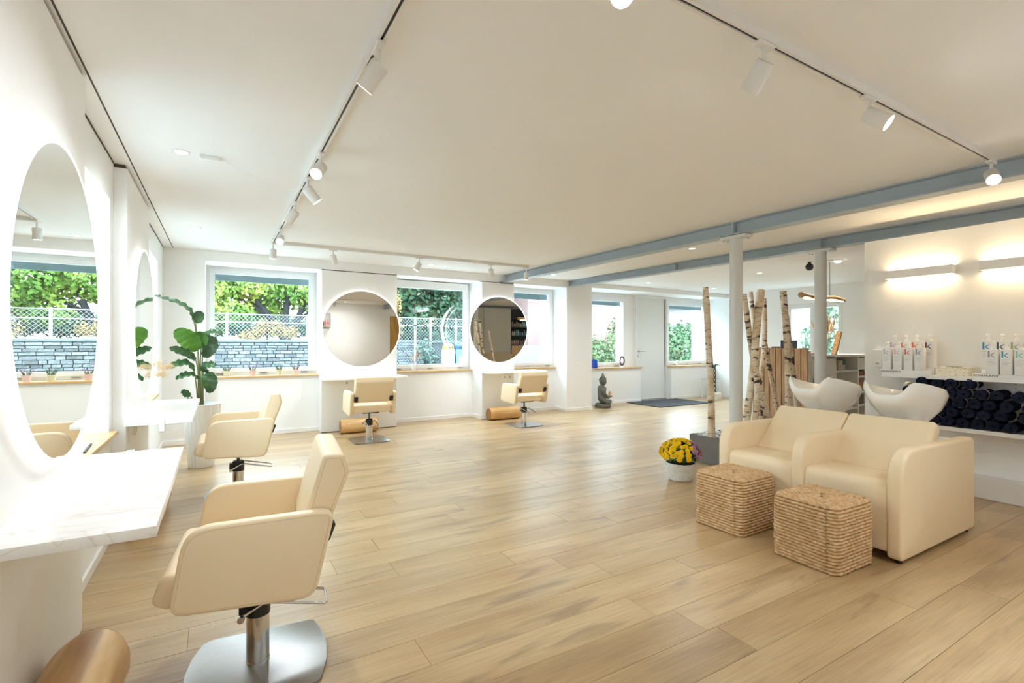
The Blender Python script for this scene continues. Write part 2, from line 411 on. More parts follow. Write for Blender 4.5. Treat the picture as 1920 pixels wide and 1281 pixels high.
while y < 7.75:
    xmin = XW if y < YF + 0.2 else -0.15
    xmax = 5.18 if y < 2.3 else 9.84
    x = xmin - rr.random() * 1.3
    while x < xmax:
        a = max(x, xmin); b = min(x + LEN, xmax)
        if b - a > 0.03 and in_view(a, b, y, y + PW):
            o = obj_me('plank', plank_mesh(b - a, PW), fl); o.location = (a, y, 0); np_ += 1
        x += LEN
    y += PW; row += 1
print('planks', np_)
# floor surface out of view
struct(obj('floor_back', bx(-0.575, 5.18, -0.35, 0.62, -0.004, -0.0005), floor_m, smooth=0))

# left wall with two window niches
def wall_with_holes(name, lo, hi, fixed0, fixed1, holes, m, axis):
    """Wall slab between FIXED0..FIXED1 along the other axis with rectangular holes (a0,a1,z0,z1)."""
    bm = BM(); cur = lo
    def put(a, b, z0, z1):
        if b - a > 1e-4 and z1 - z0 > 1e-4:
            if axis == 'y': box(bm, fixed0, fixed1, a, b, z0, z1)
            else: box(bm, a, b, fixed0, fixed1, z0, z1)
    for a0, a1, z0, z1 in holes:
        put(cur, a0, 0, CZ); put(a0, a1, 0, z0); put(a0, a1, z1, CZ); cur = a1
    put(cur, hi, 0, CZ)
    return struct(obj(name, bm, m, smooth=0))
wall_with_holes('wall_left', -0.6, 7.6, -1.0, XW, [(2.69, 3.80, 0.64, 2.07), (5.14, 6.45, 0.64, 2.07)], wall_m, 'y')
for i, a in enumerate(((-1.0, -0.155, YF, 7.6, 0, CZ), (-0.155, 5.287, YF, 7.6, 2.195, CZ), (-0.155, 1.175, 7.22, 7.6, 0, 0.755), (1.175, 2.2, 7.05, 7.6, 0, 2.195),
                       (2.2, 3.575, 7.34, 7.6, 0, 0.755), (3.575, 4.158, 7.05, 7.6, 0, 2.195), (4.158, 5.287, 7.38, 7.6, 0, 0.755), (5.287, 5.86, 7.04, 7.9, 0, CZ),
                       (5.86, 9.85, 7.06, 7.95, 2.235, CZ), (5.86, 7.56, 7.5, 7.95, 0, 0.705), (8.47, 9.85, 7.5, 7.95, 0, 0.705), (7.27, 7.53, 7.66, 7.95, 0.705, 2.235))):
    struct(obj('wall_far' if i == 0 else 'wall_far_%d' % (i + 1), bx(*a), wall_m, smooth=0))
wall_with_holes('wall_right', 0.6, 8.1, 9.85, 10.1, [(4.72, 5.78, 0.72, 2.0)], wall_m, 'y')
struct(obj('wall_back', bx(-1.0, 5.5, -0.6, -0.35, 0, CZ), wall_m, smooth=0))
struct(obj('wall_partition', bx(5.2, 5.5, -0.35, 2.3, 0, 2.157), wall_m, smooth=0))
struct(obj('wall_rear', bx(5.5, 9.85, 0.6, 0.8, 0, CZ), wall_m, smooth=0))
# pier boards that carry the mirrors
pb = []
for a, b, xp in ((1.55, 2.69, XP1), (3.9, 5.02, XP)):
    pb.append(bx(XW, xp, a, b, 0.006, CZ - 0.024, 0.002, 1))
for i, b in enumerate(pb): struct(obj('wall_left_pier', b, board_m, smooth=0))
for x0, x1, y0 in ((1.172, 2.2, 6.985), (3.572, 4.16, 6.97)):
    struct(obj('wall_far_pier', bx(x0, x1, y0, 7.06, 0.008, 2.185, 0.002, 1), board_m, smooth=0))
# shade of the narrow gaps, put in as dark-coloured strips
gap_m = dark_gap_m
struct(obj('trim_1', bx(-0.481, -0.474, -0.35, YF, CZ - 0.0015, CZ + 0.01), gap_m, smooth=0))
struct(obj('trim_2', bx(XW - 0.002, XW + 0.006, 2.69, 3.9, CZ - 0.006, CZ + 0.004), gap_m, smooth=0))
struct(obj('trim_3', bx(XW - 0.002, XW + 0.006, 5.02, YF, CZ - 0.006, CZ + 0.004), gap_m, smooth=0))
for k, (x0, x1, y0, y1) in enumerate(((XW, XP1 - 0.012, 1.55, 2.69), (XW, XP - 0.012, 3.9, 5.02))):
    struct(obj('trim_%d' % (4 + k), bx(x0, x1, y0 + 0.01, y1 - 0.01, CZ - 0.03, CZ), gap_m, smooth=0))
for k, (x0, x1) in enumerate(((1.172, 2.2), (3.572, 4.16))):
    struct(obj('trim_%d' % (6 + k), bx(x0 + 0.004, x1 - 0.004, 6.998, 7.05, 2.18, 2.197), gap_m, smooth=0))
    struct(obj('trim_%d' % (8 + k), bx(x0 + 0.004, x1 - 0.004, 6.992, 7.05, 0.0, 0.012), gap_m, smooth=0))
# baseboards
def bb(name, x0, x1, y0, y1, h=0.058): struct(obj(name, bx(x0, x1, y0, y1, 0.0, h, 0.003, 1), base_m, smooth=0))
bb('baseboard_left', XW, XW + 0.014, 2.69, 3.9); bb('baseboard_left_2', XW, XW + 0.014, 5.02, YF)
bb('baseboard_far', XW, -0.155, YF - 0.014, YF)
bb('baseboard_far_2', -0.155, 1.175, 7.206, 7.22); bb('baseboard_far_3', 2.2, 3.575, 7.326, 7.34); bb('baseboard_far_4', 4.158, 5.287, 7.366, 7.38)
bb('baseboard_far_5', 3.56, 3.575, 7.0, 7.34); bb('baseboard_far_6', 5.273, 5.287, 7.04, 7.38)
bb('baseboard_far_7', 5.273, 5.874, 7.026, 7.04); bb('baseboard_far_8', 5.86, 5.874, 7.04, 7.5); bb('baseboard_far_9', 5.86, 7.56, 7.486, 7.5)
bb('baseboard_far_10', 8.47, 9.85, 7.486, 7.5); bb('baseboard_right', 9.836, 9.85, 0.8, 7.5)
bb('baseboard_partition', 5.19, 5.2, -0.35, 2.3, 0.06)
struct(obj('trim_10', bx(5.115, 5.2, -0.35, 2.28, 0.0, 0.17, 0.006, 2), base_m, smooth=0))
# sills of oiled oak
def sill(name, x0, x1, y0, y1, z):
    struct(obj(name, bx(x0, x1, y0, y1, z - 0.022, z, 0.004, 2), oak_m))
sill('windowsill_1', -0.135, 1.17, 7.185, 7.46, 0.778); sill('windowsill_2', 2.2, 3.57, 7.305, 7.46, 0.778); sill('windowsill_3', 4.165, 5.28, 7.345, 7.46, 0.778)
sill('windowsill_4', 5.865, 7.58, 7.465, 7.66, 0.727); sill('windowsill_5', 8.44, 9.84, 7.465, 7.66, 0.727)
sill('windowsill_6', -0.95, -0.535, 2.73, 3.845, 0.662); sill('windowsill_7', -0.95, -0.555, 5.15, 6.44, 0.662)

# windows
def window(n, a0, a1, z0, z1, f, axis='x', strip=None, top_box=None, mull=None, fw=0.04, sw=0.058, handles=(0.12, 0.5, 0.88), side=1):
    """Frame, sash, pane, blind strip and hinge covers; F is the plane of the room-side face, SIDE +1 if outdoors lies at larger values."""
    w = sempty('window_%d' % n)
    def BXX(bm, a, b, d0, d1, zz0, zz1, bev=0.0):
        d0, d1 = f + side * d0, f + side * d1
        lo, hi = min(d0, d1), max(d0, d1)
        if axis == 'x': box(bm, a, b, lo, hi, zz0, zz1, bev, 1)
        else: box(bm, lo, hi, a, b, zz0, zz1, bev, 1)
    def ring(A0, A1, Z0, Z1, t, d0, d1):
        bm = BM()
        BXX(bm, A0, A0 + t, d0, d1, Z0, Z1, .002); BXX(bm, A1 - t, A1, d0, d1, Z0, Z1, .002)
        BXX(bm, A0 + t, A1 - t, d0, d1, Z0, Z0 + t, .002); BXX(bm, A0 + t, A1 - t, d0, d1, Z1 - t, Z1, .002)
        return bm
    obj('window_frame', ring(a0, a1, z0, z1, fw, 0.0, 0.09), frame_m, w, 0)
    spans = [(a0 + fw - .004, a1 - fw + .004)]
    if mull: spans = [(a0 + fw - .004, mull - .002), (mull + .002, a1 - fw + .004)]
    for (b0, b1) in spans:
        s = obj('window_sash', ring(b0, b1, z0 + fw - .004, z1 - fw + .004, sw, -0.012, 0.05), frame_m, w, 0)
        g0, g1, h0, h1 = b0 + sw, b1 - sw, z0 + fw + sw - .004, z1 - fw - sw + .004
        bm = BM(); BXX(bm, g0 - .004, g1 + .004, 0.024, 0.028, h0 - .004, h1 + .004); obj('window_pane', bm, glass_m, s, 0)
        if strip:
            bm = BM(); BXX(bm, g0 - 0.02, g1 + 0.02, 0.10, 0.13, h1 - strip, h1 + 0.03); obj('blind_rail', bm, blind_m, w, 0)
    if top_box:
        bm = BM(); BXX(bm, a0 + 0.02, a1 - 0.05, -0.055, -0.014, z1 - top_box, z1 - 0.01, .006); obj('roller_blind', bm, white_m, w, 0)
    for t in handles:
        c = a0 + (a1 - a0) * t; bm = BM(); BXX(bm, c - 0.045, c + 0.045, -0.02, -0.006, z0 + 0.022, z0 + 0.036, .005); obj('hinge_cover', bm, steel_m, w, 0)
    if handles:
        c = (a0 + a1) / 2; bm = BM(); BXX(bm, c - 0.05, c + 0.02, -0.03, -0.012, z1 - fw - 0.03, z1 - fw - 0.018, .004); obj('top_catch', bm, white_m, w, 0)
    return w
window(1, -0.155, 1.175, 0.778, 2.195, 7.45, strip=0.075)
window(2, 2.2, 3.575, 0.778, 2.195, 7.45, top_box=0.13)
window(3, 4.158, 5.287, 0.778, 2.195, 7.45, strip=0.09)
window(4, 5.86, 7.28, 0.727, 2.16, 7.64, strip=0.07, handles=(0.45, 0.8))
window(5, 8.44, 9.84, 0.727, 2.16, 7.64, strip=0.07, handles=(0.2, 0.5, 0.8))
window(6, 4.72, 5.78, 0.72, 2.0, 9.9, axis='y', mull=5.26, handles=())
window(7, 2.72, 3.80, 0.662, 2.07, -0.93, axis='y', side=-1, handles=(0.5,))
window(8, 5.14, 6.45, 0.662, 2.07, -0.93, axis='y', side=-1, handles=(0.5,))
struct(obj('trim_11', bx(5.86, 7.27, 7.645, 7.74, 2.155, 2.24), frame_m, smooth=0)); struct(obj('trim_12', bx(8.47, 9.84, 7.645, 7.74, 2.155, 2.24), frame_m, smooth=0))

# flush white entrance door
d = sempty('door_1')
bm = BM(); box(bm, 7.53, 7.562, 7.6, 7.72, 0, 2.235, .003, 1); box(bm, 8.44, 8.472, 7.6, 7.72, 0, 2.235, .003, 1); box(bm, 7.562, 8.44, 7.6, 7.72, 2.19, 2.235, .003, 1)
obj('door_frame', bm, frame_m, d, 0)
obj('door_leaf', bx(7.568, 8.434, 7.655, 7.70, 0.02, 2.184, .003, 1), mat('door_white', 'e3e5e2', 0.5, var='e0e2df', vscale=1), d, 0)
for z, nm in ((1.05, 'door_handle'), (0.95, 'door_lock')):
    bm = BM(); lathe(bm, [(0, 0), (0.027, 0), (0.027, 0.012), (0.0, 0.012)], 20)
    bmesh.ops.transform(bm, matrix=Matrix.Translation((7.65, 7.655, z)) @ Matrix.Rotation(R(90), 4, 'X'), verts=bm.verts[:])
    if nm == 'door_handle':
        tube(bm, [(7.65, 7.645, z), (7.65, 7.60, z), (7.66, 7.592, z), (7.78, 7.592, z)], 0.008, 10)
    obj(nm, bm, steel_m, d)
struct(obj('threshold', bx(7.56, 8.44, 7.6, 7.75, 0, 0.016), mat('threshold_grey', '8f9294', 0.5, var='85888a', vscale=8), smooth=0))
# wooden door behind the camera (seen in the mirror)
d2 = sempty('door_2')
obj('door_leaf', bx(4.28, 5.12, -0.36, -0.325, 0.01, 2.0, .003, 1), ramp_mat('door_oak', [(0.3, 'a8803f'), (0.7, 'c79f5c')], 2, 0.5, (8, 8, 1)), d2, 0)

# steel beams, columns
def beam(name, xa, ya, xb, yb, zt, zb, hw, lab, stiff=()):
    t = thing(name, lab, 'beam'); t['kind'] = 'structure'
    L = math.hypot(xb - xa, yb - ya); rz = math.atan2(yb - ya, xb - xa)
    t.location = (xa, ya, 0); t.rotation_euler = (0, 0, rz)
    bm = BM(); box(bm, 0, L, -hw, hw, zb, zb + 0.011); box(bm, 0, L, -0.005, 0.005, zb + 0.011, zt - 0.008); box(bm, 0, L, -hw, hw, zt - 0.008, zt)
    obj('beam_body', bm, beam_m, t, 0)
    for s in stiff:
        bm = BM(); box(bm, s, s + 0.012, -hw * 0.95, hw * 0.95, zb + 0.011, zt - 0.008); obj('stiffener', bm, beam_m, t, 0)
    return t
b1 = beam('steel_beam', 4.13, -0.35, 4.02, 7.0, CZ - 0.002, 2.2, 0.06, 'long pale grey steel beam carried by the first round column', (3.2,))
b2 = beam('steel_beam', 5.56, 0.8, 5.36, 7.05, CZ - 0.002, 2.21, 0.06, 'long pale grey steel beam above the wash basin partition', (2.02, 3.9))
for b in (b1, b2): del b['category']; del b['label']
struct(obj('beam_bracket', bx(3.9, 4.13, 6.955, 7.0, 2.175, 2.205), mat('bracket_grey', '8f8f8c', 0.6, var='858582', vscale=8), smooth=0))
def column(x, y, ztop):
    t = sempty('column', (x, y, 0))
    bm = BM(); lathe(bm, [(0.056, 0), (0.056, ztop - 0.03)], 32); obj('shaft', bm, column_m, t)
    obj('top_plate', bx(-0.055, 0.055, -0.13, 0.13, ztop - 0.032, ztop - 0.004, .002, 1), column_m, t, 0)
    obj('base_plate', bx(-0.09, 0.09, -0.09, 0.09, 0, 0.01, .002, 1), column_m, t, 0)
    for s in (-1, 1):
        for q in (-1, 1):
            bm = BM(); lathe(bm, [(0, 0), (0.011, 0), (0.011, 0.012), (0, 0.012)], 6, (q * 0.034, s * 0.105, ztop - 0.044)); obj('bolt', bm, column_m, t, 0)
column(4.085, 2.86, 2.2); column(5.48, 2.84, 2.21)

# ---------------------------------------------------------------- styling chairs (local: faces -X, origin on the floor under the column)
def styling_chair(name, label, loc, rz, lift=0.0, group='cream hydraulic styling chairs'):
    t = thing(name, label, 'chair', loc, rz, group)
    pl = []
    for (sx, sy) in ((1, -1), (1, 1), (-1, 1), (-1, -1)): pl.append((0.2 * sx, 0.215 * sy))
    poly = []
    c = rpoly([(-.195, -.215), (.205, -.215), (.235, -.1), (.243, 0), (.235, .1), (.205, .215), (-.195, .215), (-.225, .1), (-.233, 0), (-.225, -.1)], [.03, .03, .1, .2, .1, .03, .03, .1, .2, .1], 4)
    obj('base_plate', prism(BM(), c, 0.0, 0.011, 'z', .003, 2), steel_m, t)
    bm = BM(); lathe(bm, [(0.0, 0.011), (0.041, 0.011), (0.041, 0.02), (0.0395, 0.021), (0.0395, 0.19), (0, 0.19)], 32, sx=1, sy=1.05); obj('column', bm, chrome_m, t)
    bm = BM(); lathe(bm, [(0, 0.188), (0.042, 0.188), (0.043, 0.196), (0.043, 0.255), (0.036, 0.266), (0, 0.266)], 28); box(bm, -0.062, -0.03, -0.03, 0.03, 0.2, 0.25, .006)
    obj('collar', bm, black_m, t)
    bm = BM(); lathe(bm, [(0.012, 0.262), (0.012, 0.362)], 16); obj('spindle', bm, mat('spindle_steel', '6f7275', 0.35, 0.9, var='64676a', vscale=9) if 'spindle_steel' not in MATS else MATS['spindle_steel'], t)
    lv = [(-0.055, -0.052, 0.205), (-0.04, -0.055, 0.212), (0.02, -0.058, 0.246), (0.045, -0.06, 0.247), (0.23, -0.062, 0.205), (0.238, -0.056, 0.205)]
    full = lv + [(0.24, -0.02, 0.207), (0.24, 0.02, 0.207)] + [(p[0], -p[1], p[2]) for p in lv[::-1]]
    lever = obj('pump_lever', tube(BM(), full, 0.0055, 10), chrome_m, t)
    for s in (-1, 1):
        bm = BM(); lathe(bm, [(0, 0), (0.012, 0), (0.012, 0.012), (0, 0.012)], 14)
        bmesh.ops.transform(bm, matrix=Matrix.Translation((-0.052, s * 0.06, 0.205)) @ Matrix.Rotation(R(90), 4, 'X'), verts=bm.verts[:]); obj('pivot', bm, chrome_m, lever)
    z = lift
    arm = [(-0.238, 0.355), (-0.196, 0.622), (0.252, 0.626), (0.185, 0.33)]
    for s in (-1, 1):
        p = rpoly([(a, b + z) for a, b in arm], [0.045, 0.095, 0.045, 0.06], 7)
        o = obj('armrest', cushion(p, s * 0.232, s * 0.276, 'y', 0.012), cream_m, t)
        obj('seam', tube(BM(), [(a, s * 0.2758, b) for a, b in inset(p, 0.0125)], 0.0009, 5, closed=True), seam_m, o)
    seat = [(-0.292, 0.385), (-0.262, 0.472), (-0.1, 0.462), (0.165, 0.445), (0.165, 0.362), (-0.25, 0.362)]
    p = rpoly([(a, b + z) for a, b in seat], [0.03, 0.04, 0.2, 0.03, 0.022, 0.03], 6)
    o = obj('seat', cushion(p, -0.229, 0.229, 'y', 0.016), cream_m, t)
    obj('seat_pan', bx(-0.12, 0.1, -0.1, 0.1, 0.345 + z, 0.364 + z, .004, 1), black_m, t, 0)
    back = [(0.128, 0.505), (0.205, 0.485), (0.302, 0.735), (0.284, 0.803), (0.212, 0.808)]
    p = rpoly([(a, b + z) for a, b in back], [0.03, 0.03, 0.04, 0.025, 0.025], 5)
    o = obj('backrest', cushion(p, -0.226, 0.226, 'y', 0.014), cream_m, t)
    for s in (-1, 1):
        obj('seam', tube(BM(), [(a, s * 0.2258, b) for a, b in inset(p, 0.0145)], 0.0009, 5, closed=True), seam_m, o)
    for s in (-1, 1):
        h = prism(BM(), rpoly([(0.205, 0.51 + z), (0.228, 0.57 + z), (0.256, 0.56 + z), (0.233, 0.50 + z)], .008, 3), s * 0.19, s * 0.231, 'y', .003, 1)
        obj('hinge', h, black_m, t, 0)
    return t
c1 = styling_chair('styling_chair', 'cream styling chair nearest the marble counter under the largest glowing mirror', (0.127, 2.086, 0), R(-5.7))
c2 = copy_tree(c1, loc=(0.13, 4.50, 0), rz=R(-1.0), label='cream styling chair beside the ribbed white palm pot')
c3 = copy_tree(c1, loc=(1.60, 6.19, 0), rz=R(-90.5), label='cream styling chair seen from behind below the wider far-wall pier mirror')
c4 = copy_tree(c1, loc=(3.885, 6.21, 0), rz=R(-90), label='cream styling chair seen from behind by the narrow pier and third window')

# ---------------------------------------------------------------- counters
def counter(name, label, x0, x1, y0, y1, z, wall):
    t = thing(name, label, 'counter', ((x0 + x1) / 2, (y0 + y1) / 2, z), 0, 'marble-look wall counters')
    hx, hy = (x1 - x0) / 2, (y1 - y0) / 2
    obj('top', bx(-hx, hx, -hy, hy, -0.03, 0, .0025, 2), marble_m, t)
    for s in (-1, 1):
        if wall == 'left':
            bm = bx(-hx, -hx + 0.27, s * hy * 0.72 - .012, s * hy * 0.72 + .012, -0.036, -0.03); box(bm, -hx, -hx + .006, s * hy * .72 - .012, s * hy * .72 + .012, -0.16, -0.03)
        else:
            bm = bx(s * hx * 0.72 - .012, s * hx * 0.72 + .012, hy - 0.27, hy, -0.036, -0.03); box(bm, s * hx * .72 - .012, s * hx * .72 + .012, hy - .006, hy, -0.16, -0.03)
        obj('bracket', bm, white_m, t, 0)
    return t
counter('wall_counter', 'white marble-look counter below the largest round mirror, tablet on the sill beside it', XP1, -0.142, 1.60, 2.76, 0.718, 'left')
counter('wall_counter', 'white marble-look counter with a hook on its front edge, beside the palm', XP, -0.15, 3.83, 5.15, 0.714, 'left')
counter('wall_counter', 'pale wall counter on the wider far pier with sockets beneath', 1.14, 2.24, 6.61, 6.985, 0.752, 'far')
counter('wall_counter', 'pale wall counter on the narrow far pier reaching in front of the third window', 3.50, 4.56, 6.60, 6.97, 0.772, 'far')
# clip-on bag hooks
def bag_hook(label, loc, rz):
    t = obj('bag_hook', prism(BM(), [(-0.045, 0.004), (0.004, 0.004), (0.004, -0.075), (-0.03, -0.085), (-0.03, -0.078), (-0.003, -0.068), (-0.003, -0.033), (-0.045, -0.033), (-0.045, -0.037), (0.0, -0.037), (0.0, 0.0), (-0.045, 0.0)], -0.014, 0.014, 'y'), white_m, smooth=0)
    t.location = loc; t.rotation_euler = (0, 0, rz); tag(t, label, 'hook', 'clip-on bag hooks'); return t
bag_hook('white bag hook clipped to the edge of the counter beside the palm', (-0.315, 3.829, 0.7145), R(-90))
bag_hook('white bag hook clipped on the counter edge facing the window sill', (-0.34, 2.761, 0.7185), R(90))

# ---------------------------------------------------------------- round backlit mirrors
def round_mirror(label, loc, axis, rad):
    """Built facing +X, then turned; loc is the centre on the wall face."""
    t = thing('round_mirror', label, 'mirror', loc, 0 if axis == 'x' else R(-90), 'round backlit mirrors')
    def rotx(bm): bmesh.ops.transform(bm, matrix=Matrix.Rotation(R(90), 4, 'Y'), verts=bm.verts[:]); return bm
    obj('backing', rotx(lathe(BM(), [(0, 0.0), (rad - 0.06, 0.0), (rad - 0.06, 0.022), (0, 0.022)], 96)), white_m, t)
    obj('light_strip', rotx(lathe(BM(), [(rad - 0.058, 0.004), (rad - 0.045, 0.004), (rad - 0.045, 0.018), (rad - 0.058, 0.018)], 96, ring=True)), led_m, t)
    obj('rim', rotx(lathe(BM(), [(rad - 0.014, 0.024), (rad, 0.024), (rad, 0.034), (rad - 0.014, 0.0345)], 128, ring=True)), rim_m, t)
    obj('glass', rotx(lathe(BM(), [(0, 0.0235), (rad - 0.0135, 0.0235), (rad - 0.0135, 0.034), (0, 0.034)], 128)), mirror_m, t)
    return t
round_mirror('largest round backlit mirror above the counter with the sill tablet', (XP1, 2.235, 1.335), 'x', 0.535)
round_mirror('round backlit mirror seen edge-on beside the pampas plume', (XP, 4.49, 1.345), 'x', 0.535)
round_mirror('round backlit mirror on the wider far pier between the first two windows', (1.70, 6.985, 1.402), 'y', 0.537)
round_mirror('round backlit mirror on the narrow far pier overlapping the third window', (3.87, 6.97, 1.427), 'y', 0.537)

# ---------------------------------------------------------------- peeled logs used as foot rests
def log(label, loc, L, r, rz, seed):
    q = random.Random(seed); bm = BM(); seg = 26; n = 14; rings = []
    for i in range(n + 1):
        x = -L / 2 + L * i / n; ease = 1 - 0.08 * max(0, abs(2 * i / n - 1) - 0.88) / 0.12
        rings.append([bm.verts.new((x, r * ease * (1 + 0.035 * math.sin(3 * a + seed) + 0.02 * math.sin(5 * a + i * .3)) * math.cos(a), r + r * ease * (1 + 0.03 * math.sin(2 * a + 1 + seed + i * .1)) * math.sin(a))) for a in [2 * PI * k / seg for k in range(seg)]])
    for A, B in zip(rings, rings[1:]):
        for k in range(seg): bm.faces.new((A[k], A[(k + 1) % seg], B[(k + 1) % seg], B[k]))
    t = thing('footrest_log', label, 'log', loc, rz, 'peeled foot rest logs')
    ends = [[v.co.copy() for v in rings[0]], [v.co.copy() for v in rings[-1]]]
    mz = min(v.co.z for v in bm.verts)
    for v in bm.verts: v.co.z -= mz
    obj('trunk', bm, log_m, t)
    for e, s in zip(ends, (-1, 1)):
        b = BM(); cc = b.verts.new((e[0].x + s * 0.002, 0, r - mz)); vs = [b.verts.new((p.x + s * 0.001, p.y, p.z - mz)) for p in e]
        for k in range(seg): b.faces.new((vs[k], vs[(k + 1) % seg], cc))
        obj('end_face', b, logx_m, t)
    kq = random.Random(seed + 5)
    for k in range(5):
        a = kq.uniform(0.2, PI - 0.2); x = kq.uniform(-L * .42, L * .42)
        b = BM(); lathe(b, [(0, 0.004), (0.006, 0.003), (0.011, -0.004)], 10); orient(b, (-0.0, -math.cos(a), -math.sin(a)), (x, r * 0.99 * math.cos(a), r - mz + r * .99 * math.sin(a))); obj('knot', b, logx_m, t)
    return t
log('large peeled log on the floor below the largest mirror counter', (-0.39, 1.86, 0), 0.62, 0.115, R(86), 2)
log('peeled log under the counter beside the palm', (-0.40, 4.22, 0), 0.62, 0.095, R(90), 3)
log('peeled log with dark knot scar under the wider far-wall counter', (1.62, 6.80, 0), 0.48, 0.092, R(-2), 4)
log('peeled log under the narrow far-wall counter', (3.90, 6.84, 0), 0.54, 0.098, R(-2), 8)

# ---------------------------------------------------------------- wash unit (two backwash seats with basins)
def wash_unit():
    t = thing('wash_unit', 'cream two-seat hair washing unit with white ceramic basins behind its backrests', 'wash unit', (0, 0, 0))
    arm = [(3.168, 0.022), (3.168, 0.62), (4.19, 0.605), (4.19, 0.022)]
    p = rpoly(arm, [0.03, 0.17, 0.04, 0.03], 9)
    for y0, y1 in ((1.222, 1.30), (1.75, 1.83), (2.285, 2.365)):
        obj('armrest', cushion(p, y0, y1, 'y', 0.02, 5), cream_m, t)
        for x in (3.22, 4.14):
            b = BM(); lathe(b, [(0, 0), (0.018, 0), (0.018, 0.03), (0, 0.03)], 12, (x, (y0 + y1) / 2, 0)); obj('foot', b, black_m, t)
    for y0, y1 in ((1.298, 1.752), (1.828, 2.287)):
        s = [(3.182, 0.05), (3.182, 0.44), (3.56, 0.425), (3.6, 0.30), (3.6, 0.05)]
        obj('seat', cushion(rpoly(s, [0.016, 0.06, 0.02, 0.02, 0.016], 6), y0, y1, 'y', 0.012, 3), cream_m, t)
    for y0, y1 in ((1.292, 1.788), (1.794, 2.292)):
        s = [(3.50, 0.42), (3.82, 0.728), (3.90, 0.665), (3.62, 0.38)]
        obj('backrest', cushion(rpoly(s, [0.028, 0.035, 0.035, 0.028], 5), y0, y1, 'y', 0.024, 5), cream_m, t)
    bm = BM(); box(bm, 3.72, 4.165, 1.30, 1.75, 0.03, 0.585, .008); box(bm, 3.72, 4.165, 1.83, 2.285, 0.03, 0.585, .008)
    obj('rear_housing', bm, white_m, t, 0)
    half = [(3.865, 0.0, .862), (3.867, .055, .865), (3.872, .09, .885), (3.882, .118, .925), (3.905, .142, .948), (3.95, .168, .947), (4.02, .192, .934), (4.13, .208, .912), (4.25, .204, .888), (4.36, .165, .866), (4.425, .095, .852), (4.445, 0.0, .848)]
    for cy in (1.585, 2.12):
        top = spline([(a, cy + b, c) for a, b, c in half] + [(a, cy - b, c) for a, b, c in half[-2:0:-1]] + [(half[0][0], cy, half[0][2])], 4)[:-1]
        n = len(top); ctr = Vector((4.13, cy, 0)); bm = BM()
        def ringf(fx, fy, zf, dx=0.0): return [bm.verts.new((ctr.x + dx + (q.x - ctr.x) * fx, cy + (q.y - cy) * fy, zf(q))) for q in top]
        Zt = lambda q: q.z
        def mixz(k, zb): return lambda q: q.z * (1 - k) + zb * k
        rings = [ringf(1, 1, mixz(.06, .7)), ringf(1.02, 1.03, mixz(.18, .7)), ringf(.95, .98, mixz(.42, .7), .0), ringf(.80, .86, mixz(.70, .69), .015), ringf(.58, .66, mixz(.94, .685), .03), ringf(.46, .52, lambda q: .664, .035), ringf(.46, .52, lambda q: .584, .035)]
        inner = [ringf(.985, .985, Zt), ringf(.955, .95, mixz(.02, .7)), ringf(.90, .88, mixz(.25, .72)), ringf(.74, .74, mixz(.75, .73), .01), ringf(.4, .4, lambda q: .735, .03)]
        allr = rings[::-1] + inner
        for A, B in zip(allr, allr[1:]):
            for k in range(n): bm.faces.new((A[k], A[(k + 1) % n], B[(k + 1) % n], B[k]))
        bm.faces.new(allr[0]); bm.faces.new(allr[-1])
        bs = obj('basin', bm, ceramic_m, t, 60)
        f = BM(); lathe(f, [(0, 0), (0.026, 0), (0.024, 0.018), (0, 0.018)], 18, (4.33, cy + 0.03, .845))
        tube(f, spline([(4.33, cy + .03, .86), (4.325, cy + .03, .9), (4.29, cy + .03, .925), (4.23, cy + .03, .915)], 6), 0.011, 10)
        tube(f, spline([(4.36, cy - .05, .85), (4.35, cy - .06, .895), (4.31, cy - .07, .905), (4.26, cy - .07, .88), (4.25, cy - .07, .85)], 6), 0.009, 10)
        obj('faucet', f, chrome_m, bs)
        pd = BM(); lathe(pd, [(0.02, 0.0), (0.02, 0.4)], 12, (4.22, cy - .02, .26)); obj('drain_pipe', pd, mat('drain_grey', '8d8d8b', 0.4, var='80807e', vscale=9) if 'drain_grey' not in MATS else MATS['drain_grey'], bs)
    return t
wash_unit()

